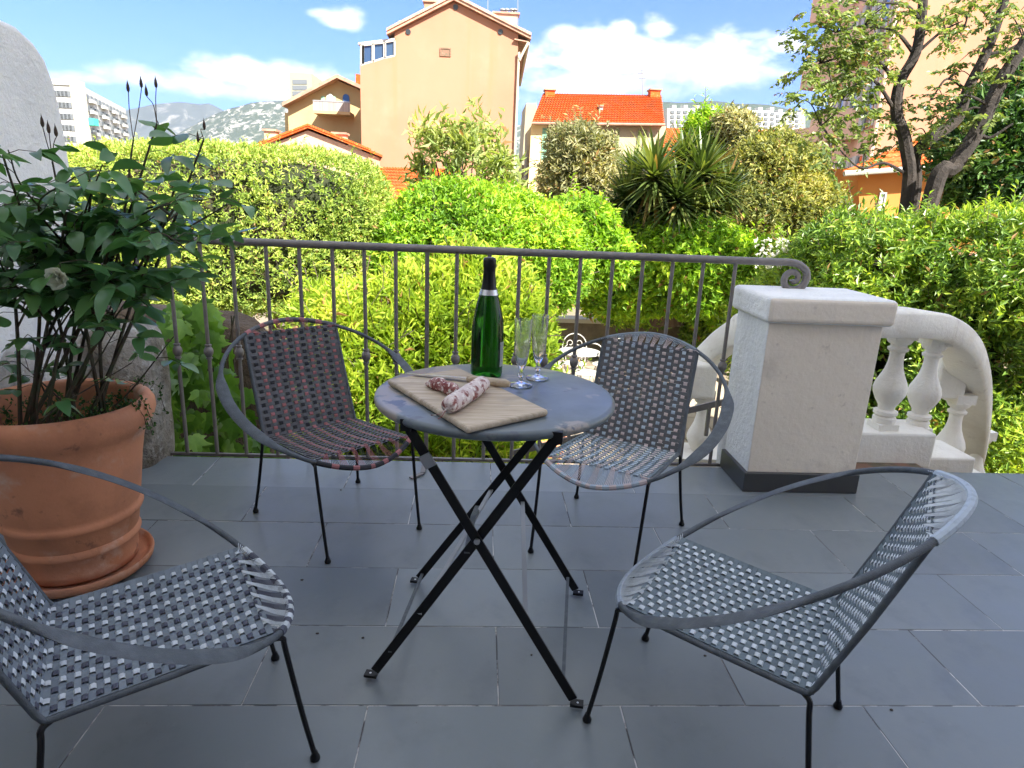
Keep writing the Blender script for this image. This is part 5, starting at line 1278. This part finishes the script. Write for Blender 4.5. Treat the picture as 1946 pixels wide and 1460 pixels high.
def yellow_house():
    Y = 46; t = thing('gabled_house', 'golden gabled house with an arched balcony left of the tall peach building', 'house', P3(615, 300, Y))
    b = MB(); wallq(b, [(552, 340), (547, 200), (640, 153), (700, 178), (700, 340)], Y, 9); b.build('wall', M['yellow'], t, smooth=False)
    b = MB(); wallq(b, [(545, 340), (541, 214), (549, 214), (553, 340)], Y+.6, 5); b.build('side_wall', M['yellow'], t, smooth=False)
    for p, q in (((536, 202), (640, 148)), ((640, 148), (706, 178))):
        A = at(*p, Y-.8); B = at(*q, Y-.8); MB().slab(A, B, B+Vector((0, 10, 0)), A+Vector((0, 10, 0)), (0, 0, .22)).build('roof', M['roofedge'], t, smooth=False)
    # arched openings
    for x0, x1, m in ((611, 617, M['shutter_green']), (621, 634, M['white_iron']), (634, 638, M['shutter_green']), (652, 664, M['glassblue'])):
        a = at(x0, 199, Y); c = at(x1, 186, Y); r = (c.x-a.x)/2; pts = [(a.x, a.z), (c.x, a.z)]+[(a.x+r+r*math.cos(k*PI/8), c.z+r*math.sin(k*PI/8)) for k in range(9)]
        MB().prism(pts, Y-.06, Y+.02).build('arched_window', m, t, smooth=False)
    a = at(606, 219, Y); c = at(674, 216, Y); MB().box(a.x, c.x, Y-1.5, Y, a.z-.05, a.z+.12).build('balcony', M['yellow'], t, smooth=False)
    top = at(640, 200, Y).z
    bm = mat('balcony_boards', (.33, .30, .27), .8, rand=.2)
    n = 30; d = (c.x-a.x)/n; me = MB().box(-d*.42, d*.42, -.03, .03, 0, top-a.z-.12).mesh('board', bm, smooth=False)
    for i in range(n):
        o = link('board', me, t); o.location = Vector((a.x+d*(i+.5), Y-1.45, a.z+.12))-origin_of(t)
    MB().box(a.x, c.x, Y-1.5, Y-1.42, top, top+.07).build('handrail', M['lead'], t, smooth=False)
    chimney(t, 676, 141, 683, 160, Y+3, M['rooftile'], cap=False)
    t = thing('low_gabled_house', 'low pink gable with an orange tiled verge in front of the golden house', 'house', P3(585, 330, 36))
    Y = 36; b = MB(); wallq(b, [(470, 360), (470, 292), (585, 248), (700, 292), (700, 360)], Y, 7); b.build('wall', M['pink'], t, smooth=False)
    for p, q in (((474, 286), (585, 243)), ((585, 243), (704, 290))):
        A = at(*p, Y-.25); B = at(*q, Y-.25); MB().slab(A, B, B+Vector((0, 7.5, 0)), A+Vector((0, 7.5, 0)), (0, 0, .12)).build('roof', M['rooftile'], t, smooth=False)
        n = 26; rm = MB(); dd = (B-A).normalized()
        for i in range(n): rm.obox(A.lerp(B, (i+.5)/n)+Vector((0, .1, .15)), (dd, (0, 1, 0), (0, 0, 1)), ((B-A).length/n*.45, .14, .05))
        rm.build('verge_tiles', M['rooftile'], t, smooth=False)['kind'] = 'stuff'
    chimney(t, 504, 250, 523, 292, Y-.1, M['pink'], depth=.7); chimney(t, 633, 256, 656, 276, Y+.6, M['pink'], depth=.7)
    a = at(510, 272, Y-.12); win(t, 506, 265, 514, 290, Y-.12, name='niche')
    # orange roof seen between hedge and willow
    t = thing('annex', 'low red-orange tiled roof between the clipped tree and the willowy tree', 'house', P3(760, 450, 30))
    a = at(715, 392, 29); b_ = at(925, 420, 29); c = at(872, 322, 35); d = at(712, 318, 35)
    tileroof(t, a, b_, c, d, 12, 30, name='roof_tiles'); MB().slab(a, b_, c, d, (0, 0, -.2)).build('roof', M['rooftile'], t, smooth=False)
    b = MB(); wallq(b, [(700, 600), (700, 392), (930, 420), (930, 600)], 29.4, 5); b.build('wall', M['pink'], t, smooth=False)
yellow_house()

def tower(name, label, faces, wins, loc):
    t = thing(name, label, 'building', loc); return t
def towers():
    # left tower: a narrow face with window bands and a long balconied face
    Y = 210; t = thing('tower_block', 'white high-rise tower block with balconies far away beside the white wall', 'building', P3(175, 330, Y))
    A = at(95, 158, Y); B = at(148, 161, Y); C = at(163, 163, Y+4); Dp = at(236, 184, Y+62); zb = at(150, 330, Y).z-15
    top = B.z
    b = MB(); pl = [(A.x, Y), (B.x, Y), (C.x, Y+2), (Dp.x, Y+62), (A.x-45, Y+62)]; n = len(pl)
    b.add([(x, y, zb) for x, y in pl]+[(x, y, top) for x, y in pl], [tuple(range(n-1, -1, -1)), tuple(range(n, 2*n))]+[(i, (i+1) % n, n+(i+1) % n, n+i) for i in range(n)])
    b.build('wall', M['whitewall'], t, smooth=False)
    MB().box(B.x-2.2, C.x+.3, Y-.3, Y+3, zb, top+1).build('stair_shaft', M['creamconc'], t, smooth=False)
    MB().box(A.x, B.x-2, Y-.4, Y+3, top-.3, top+1.0).build('parapet', M['whitewall'], t, smooth=False)
    fl = (top-zb)/24.0; fl = 3.05
    wm = MB().box(-.85, .85, -.18, .1, -.75, .75).mesh('window', M['towerwin'], smooth=False)
    org = origin_of(t)
    for r in range(15):
        z = top-2.6-r*fl
        for c_ in range(5):
            o = link('window', wm, t); o.location = Vector((A.x+ (B.x-2.4-A.x)*(c_+.5)/5, Y-.05, z))-org
    E0 = Vector((C.x, Y+2, 0)); E1 = Vector((Dp.x, Y+62, 0)); d = (E1-E0); dn = d.normalized(); nr = Vector((dn.y, -dn.x, 0)); ang = math.atan2(dn.y, dn.x)
    wm2 = MB().box(-1.5, 1.5, -.5, .1, -.8, .7).mesh('window', M['towerwin'], smooth=False)
    bm_ = MB().box(-3.0, 3.0, -1.1, 0, -1.35, -.35).mesh('balcony', M['whitewall'], smooth=False)
    for r in range(16):
        z = top-2.6-r*fl
        for c_ in range(12):
            p = E0.lerp(E1, (c_+.55)/12); o = link('window', wm2, t); o.location = Vector((p.x, p.y, z))-org; o.rotation_euler = (0, 0, ang)
            if c_ % 3 == 1: 
                o = link('balcony', bm_, t); o.location = Vector((p.x, p.y, z))-org; o.rotation_euler = (0, 0, ang)
    p = E0.lerp(E1, .08)+nr*.3; a = at(177, 233, 215); MB().box(a.x-1.6, a.x+1.6, 212.5, 215, a.z-1, a.z+1).build('awning', M['teal'], t, smooth=False)
    # second tower
    Y = 330; t = thing('square_tower', 'pale square tower block rising behind the golden house', 'building', P3(580, 230, Y)); org = origin_of(t)
    a = at(549, 137, Y); b_ = at(592, 137, Y); c = at(612, 150, Y+30); zb = at(570, 300, Y).z
    b = MB(); pl = [(a.x, Y), (b_.x, Y), (c.x+2, Y+34), (a.x, Y+34)]; n = 4
    b.add([(x, y, zb) for x, y in pl]+[(x, y, a.z) for x, y in pl], [tuple(range(n-1, -1, -1)), tuple(range(n, 2*n))]+[(i, (i+1) % n, n+(i+1) % n, n+i) for i in range(n)])
    b.build('wall', mat('tower_render', (.26, .25, .19), .9), t, smooth=False)
    wm = MB().box(-.9, .9, -.2, .1, -.9, .9).mesh('window', M['towerwin'], smooth=False)
    for r in range(9):
        for k in range(4):
            p = at(560+k*6.6, 156+r*11, Y); o = link('window', wm, t); o.location = p-org
    # white slab blocks on the right skyline
    Y = 240; t = thing('slab_block', 'long white slab apartment blocks stepping along the skyline behind the orange roofs', 'building', P3(1380, 300, Y)); org = origin_of(t)
    b = MB()
    for x0, x1, yt, dy in ((1268, 1345, 206, 0), (1345, 1410, 208, 14), (1410, 1470, 210, 22), (1470, 1530, 214, 30)):
        wallq(b, [(x0, 330), (x0, yt), (x1, yt), (x1, 330)], Y+dy, 14)
        for k in range(3): wallq(b, [(x0+10+k*22, yt), (x0+10+k*22, yt-6), (x0+17+k*22, yt-6), (x0+17+k*22, yt)], Y+dy+3, 4)
    b.build('wall', M['whitewall'], t, smooth=False)
    wm = MB().box(-.62, .62, -.3, .1, -.5, .5).mesh('window', M['towerwin'], smooth=False)
    for x0, n_, yt, dy in ((1274, 6, 213, 0), (1350, 5, 215, 14), (1415, 5, 217, 22), (1474, 4, 221, 30)):
        for r in range(4):
            for k in range(n_):
                o = link('window', wm, t); o.location = at(x0+4+k*12.2, yt+r*9, Y+dy)-org
towers()

def right_side():
    # low orange roofs in the middle distance
    t = thing('terrace_of_roofs', 'long low orange tiled roof behind the mottled tree', 'house', P3(1400, 330, 46))
    a = at(1250, 292, 42); b_ = at(1600, 296, 42); c = at(1560, 250, 50); d = at(1266, 244, 50)
    tileroof(t, a, b_, c, d, 12, 44, name='roof_tiles'); MB().slab(a, b_, c, d, (0, 0, -.2)).build('roof', M['rooftile'], t, smooth=False)
    b = MB(); wallq(b, [(1240, 420), (1254, 292), (1596, 296), (1590, 420)], 42.4, 6); b.build('wall', M['creamwall'], t, smooth=False)
    # small pale building at the foot of the pink one
    t = thing('pale_house', 'small pale grey house beside the foot of the pink building', 'house', P3(1550, 360, 38))
    b = MB(); wallq(b, [(1515, 420), (1525, 262), (1590, 236), (1590, 420)], 38, 6); b.build('wall', M['whitewall'], t, smooth=False)
    win(t, 1548, 286, 1555, 312, 38)
    # pink building
    Y = 24; t = thing('pink_building', 'tall pink apartment building with balconies rising behind the feathery trees', 'building', P3(1680, 420, Y)); org = origin_of(t)
    n0 = at(1676, 200, Y); f0_ = at(1573, 200, 36); X1 = at(2100, 200, Y).x; top = at(1700, -160, Y).z; zb = GZ-2
    b = MB(); b.box(n0.x+.02, X1, Y, Y+.6, zb, top); b.build('gable_wall', M['peach'], t, smooth=False)
    b = MB(); b.box(f0_.x+.3, X1, Y+6, 36, zb, top); b.build('rear_wall', M['pinkpale'], t, smooth=False)
    b = MB(); b.add([(n0.x, Y, zb), (f0_.x, 36, zb), (f0_.x, 36, top), (n0.x, Y, top), (n0.x+.5, Y+.1, zb), (f0_.x+.5, 36, zb), (f0_.x+.5, 36, top), (n0.x+.5, Y+.1, top)], [(3, 2, 1, 0), (4, 5, 6, 7), (0, 1, 5, 4), (3, 7, 6, 2), (1, 2, 6, 5)])
    b.build('side_wall', M['pinkpale'], t, smooth=False)
    E0 = Vector((n0.x, Y, 0)); E1 = Vector((f0_.x, 36, 0)); dn = (E1-E0).normalized(); ang = math.atan2(dn.y, dn.x)+PI; L = (E1-E0).length
    wm = MB().box(-.55, .55, -.05, .12, -1.0, 1.0).mesh('window', M['window'], smooth=False); sm = MB().box(-.34, .34, -.12, -.02, -1.05, 1.05).mesh('shutter', M['shutter_grey'], smooth=False)
    bm_ = MB(); bm_.box(-1.3, 1.3, 0, 1.0, -1.25, -1.1); bm_.box(-1.3, 1.3, .95, 1.0, -1.1, -.1); bm_.box(-1.3, -1.25, 0, .95, -1.1, -.1); bm_.box(1.25, 1.3, 0, .95, -1.1, -.1); bme = bm_.mesh('balcony', M['pinkpale'], smooth=False)
    for r in range(6):
        z = 0.4+r*3.0-1.2
        for c_ in range(4):
            p = E0+dn*(1.6+c_*3.1); nr = Vector((-abs(dn.y), dn.x if dn.x < 0 else -dn.x, 0)).normalized()
            for nm, me, dx in (('window', wm, 0), ('shutter', sm, -.95), ('shutter', sm, .95)):
                q = p+dn*dx+nr*.03; o = link(nm, me, t); o.location = Vector((q.x, q.y, z))-org; o.rotation_euler = (0, 0, ang)
            if c_ in (1, 3):
                o = link('balcony', bme, t); q = p+nr*.02; o.location = Vector((q.x, q.y, z))-org; o.rotation_euler = (0, 0, math.atan2(nr.y, nr.x)-PI/2)
    MB().tube([(n0.x-.15, Y-.12, zb), (n0.x-.15, Y-.12, top)], .08, 8).build('downpipe', M['pinkpale'], t)
    # orange annex
    Y = 17; t = thing('orange_annex', 'small bright orange building with a tiled lean-to roof behind the hedge', 'house', P3(1740, 420, Y))
    b = MB(); wallq(b, [(1640, 480), (1628, 318), (1960, 318), (1960, 480)], Y, 3); b.build('wall', M['orange'], t, smooth=False)
    a = at(1602, 327, Y-.4); b_ = at(1990, 300, Y-.4); c = at(1980, 240, Y+3); d = at(1735, 268, Y+3)
    tileroof(t, a, b_, c, d, 6, 26, name='roof_tiles', lift=.045); MB().slab(a, b_, c, d, (0, 0, -.1)).build('roof', M['rooftile'], t, smooth=False)
    g = MB(); g.tube([a+Vector((0, -.06, -.04)), b_+Vector((0, -.06, -.04))], .065, 8); o = g.build('gutter', M['white_iron'], t)
    win(t, 1661, 366, 1684, 420, Y, frame=M['white_iron'], pane=M['shutter_grey'])
right_side()

# ------------------------------------------------------------------ hills
def rockmat(name, green, rock, lo, hi, s1=.012):
    m = bpy.data.materials.new(name); m.use_nodes = True; g = G(m.node_tree); b = m.node_tree.nodes['Principled BSDF']
    tc = g.node('ShaderNodeTexCoord'); mp = g.node('ShaderNodeMapping'); g.link(tc.outputs['Object'], mp.inputs[0]); mp.inputs['Scale'].default_value = (1, .35, 1.6)
    n = g.noise(mp.outputs[0], s1, 8, .72, .6); c = g.mix(g.smooth(n, lo, hi), green, rock)
    c = g.mix(g.smooth(g.noise(mp.outputs[0], s1*.3, 4), .5, .7), c, green)
    g.link(c, b.inputs['Base Color']); b.inputs['Roughness'].default_value = .95; return m
def hill(name, crest, Y0, Y1, m, label, seed, amp=.03, base=None):
    wv = Waves(seed, .004); nx, ny = 180, 40; xs = [c[0] for c in crest]; ys = [c[1] for c in crest]; V = []
    for j in range(ny):
        k = j/(ny-1)
        for i in range(nx):
            px = xs[0]+(xs[-1]-xs[0])*i/(nx-1); py = float(np.interp(px, xs, ys)); top = at(px, py, Y1); Y = Y0+(Y1-Y0)*k if k < .8 else Y1+(k-.8)*(Y1-Y0)*1.5
            kk = k/.8 if k < .8 else 1-(k-.8)*3
            x = top.x*(Y0+(Y1-Y0)*min(1, k/.8))/Y1; Y = Y0+(Y1-Y0)*min(1, k/.8)+max(0, k-.8)*(Y1-Y0)
            z0 = -10; prof = min(1, k/.8)**1.15 if k < .8 else max(0, 1-(k-.8)*3.5)
            V.append((x, Y, z0+(top.z-z0)*prof))
    V = np.array(V); h = wv(V); fade = np.clip((V[:, 2]+10)/200, 0, 1); V[:, 2] += h*amp*(Y1-Y0)*fade*.5; V[:, 1] += wv(V+77)*amp*(Y1-Y0)*fade
    i, j = np.meshgrid(np.arange(nx-1), np.arange(ny-1)); i = i.ravel(); j = j.ravel()
    o = npmesh(name, V, np.stack([j*nx+i, j*nx+i+1, (j+1)*nx+i+1, (j+1)*nx+i], 1), 4, m, None, (0, 0, 0), True); struct(o); return o
hill('far_mountain', [(-900, 260), (-200, 225), (100, 215), (235, 207), (290, 197), (330, 193), (395, 195), (430, 212), (470, 228), (560, 250), (700, 300)], 3600, 4800, rockmat('mountain_scrub', (.045, .055, .055), (.20, .19, .18), .52, .7, .008), '', 3)
hill('rocky_hill', [(300, 285), (350, 243), (400, 218), (440, 203), (475, 193), (520, 190), (560, 187), (640, 186), (720, 190), (860, 215), (1000, 235), (1150, 240)], 2000, 2900, rockmat('hill_scrub', (.035, .05, .032), (.30, .28, .25), .50, .60, .035), '', 4)
hill('wooded_hill', [(1100, 240), (1200, 205), (1262, 198), (1350, 197), (1430, 200), (1490, 207), (1560, 222), (1700, 215), (2100, 200), (2700, 220)], 1400, 2100, rockmat('wood_scrub', (.03, .045, .028), (.25, .23, .20), .58, .68, .03), '', 6)
def far_town():
    rng = random.Random(8); b = MB()
    for i in range(260):
        px = rng.uniform(240, 560) if i < 150 else rng.uniform(1180, 1560); Y = rng.uniform(900, 1900); p = at(px, 300, Y); w = rng.uniform(5, 14); h = rng.uniform(5, 12); z = -6+ (Y-900)*.022
        b.cur = rng.choice([0, 0, 1]); b.box(p.x, p.x+w, Y, Y+10, z-20, z+h); b.cur = 2; b.box(p.x-.4, p.x+w+.4, Y-.4, Y+10, z+h, z+h+1.2)
    o = b.build('distant_houses', [M['whitewall'], M['creamwall'], M['rooftile']], smooth=False); o['kind'] = 'stuff'
    tag(o, 'tiny distant houses spread below the rocky hill', 'houses')
far_town()

# ------------------------------------------------------------------ air
def haze():
    m = bpy.data.materials.new('haze_air'); m.use_nodes = True; nt = m.node_tree; nt.nodes.clear()
    out = nt.nodes.new('ShaderNodeOutputMaterial'); v = nt.nodes.new('ShaderNodeVolumePrincipled')
    v.inputs['Color'].default_value = (.72, .84, 1, 1); v.inputs['Density'].default_value = HAZE
    v.inputs['Anisotropy'].default_value = .3
    nt.links.new(v.outputs[0], out.inputs['Volume'])
    o = MB().box(-5200, 5200, -400, 5600, -40, 680).build('haze', m, smooth=False); o['kind'] = 'stuff'; tag(o, 'pale blue summer haze over the distant hills', 'haze')
HAZE = 6.5e-5
haze()
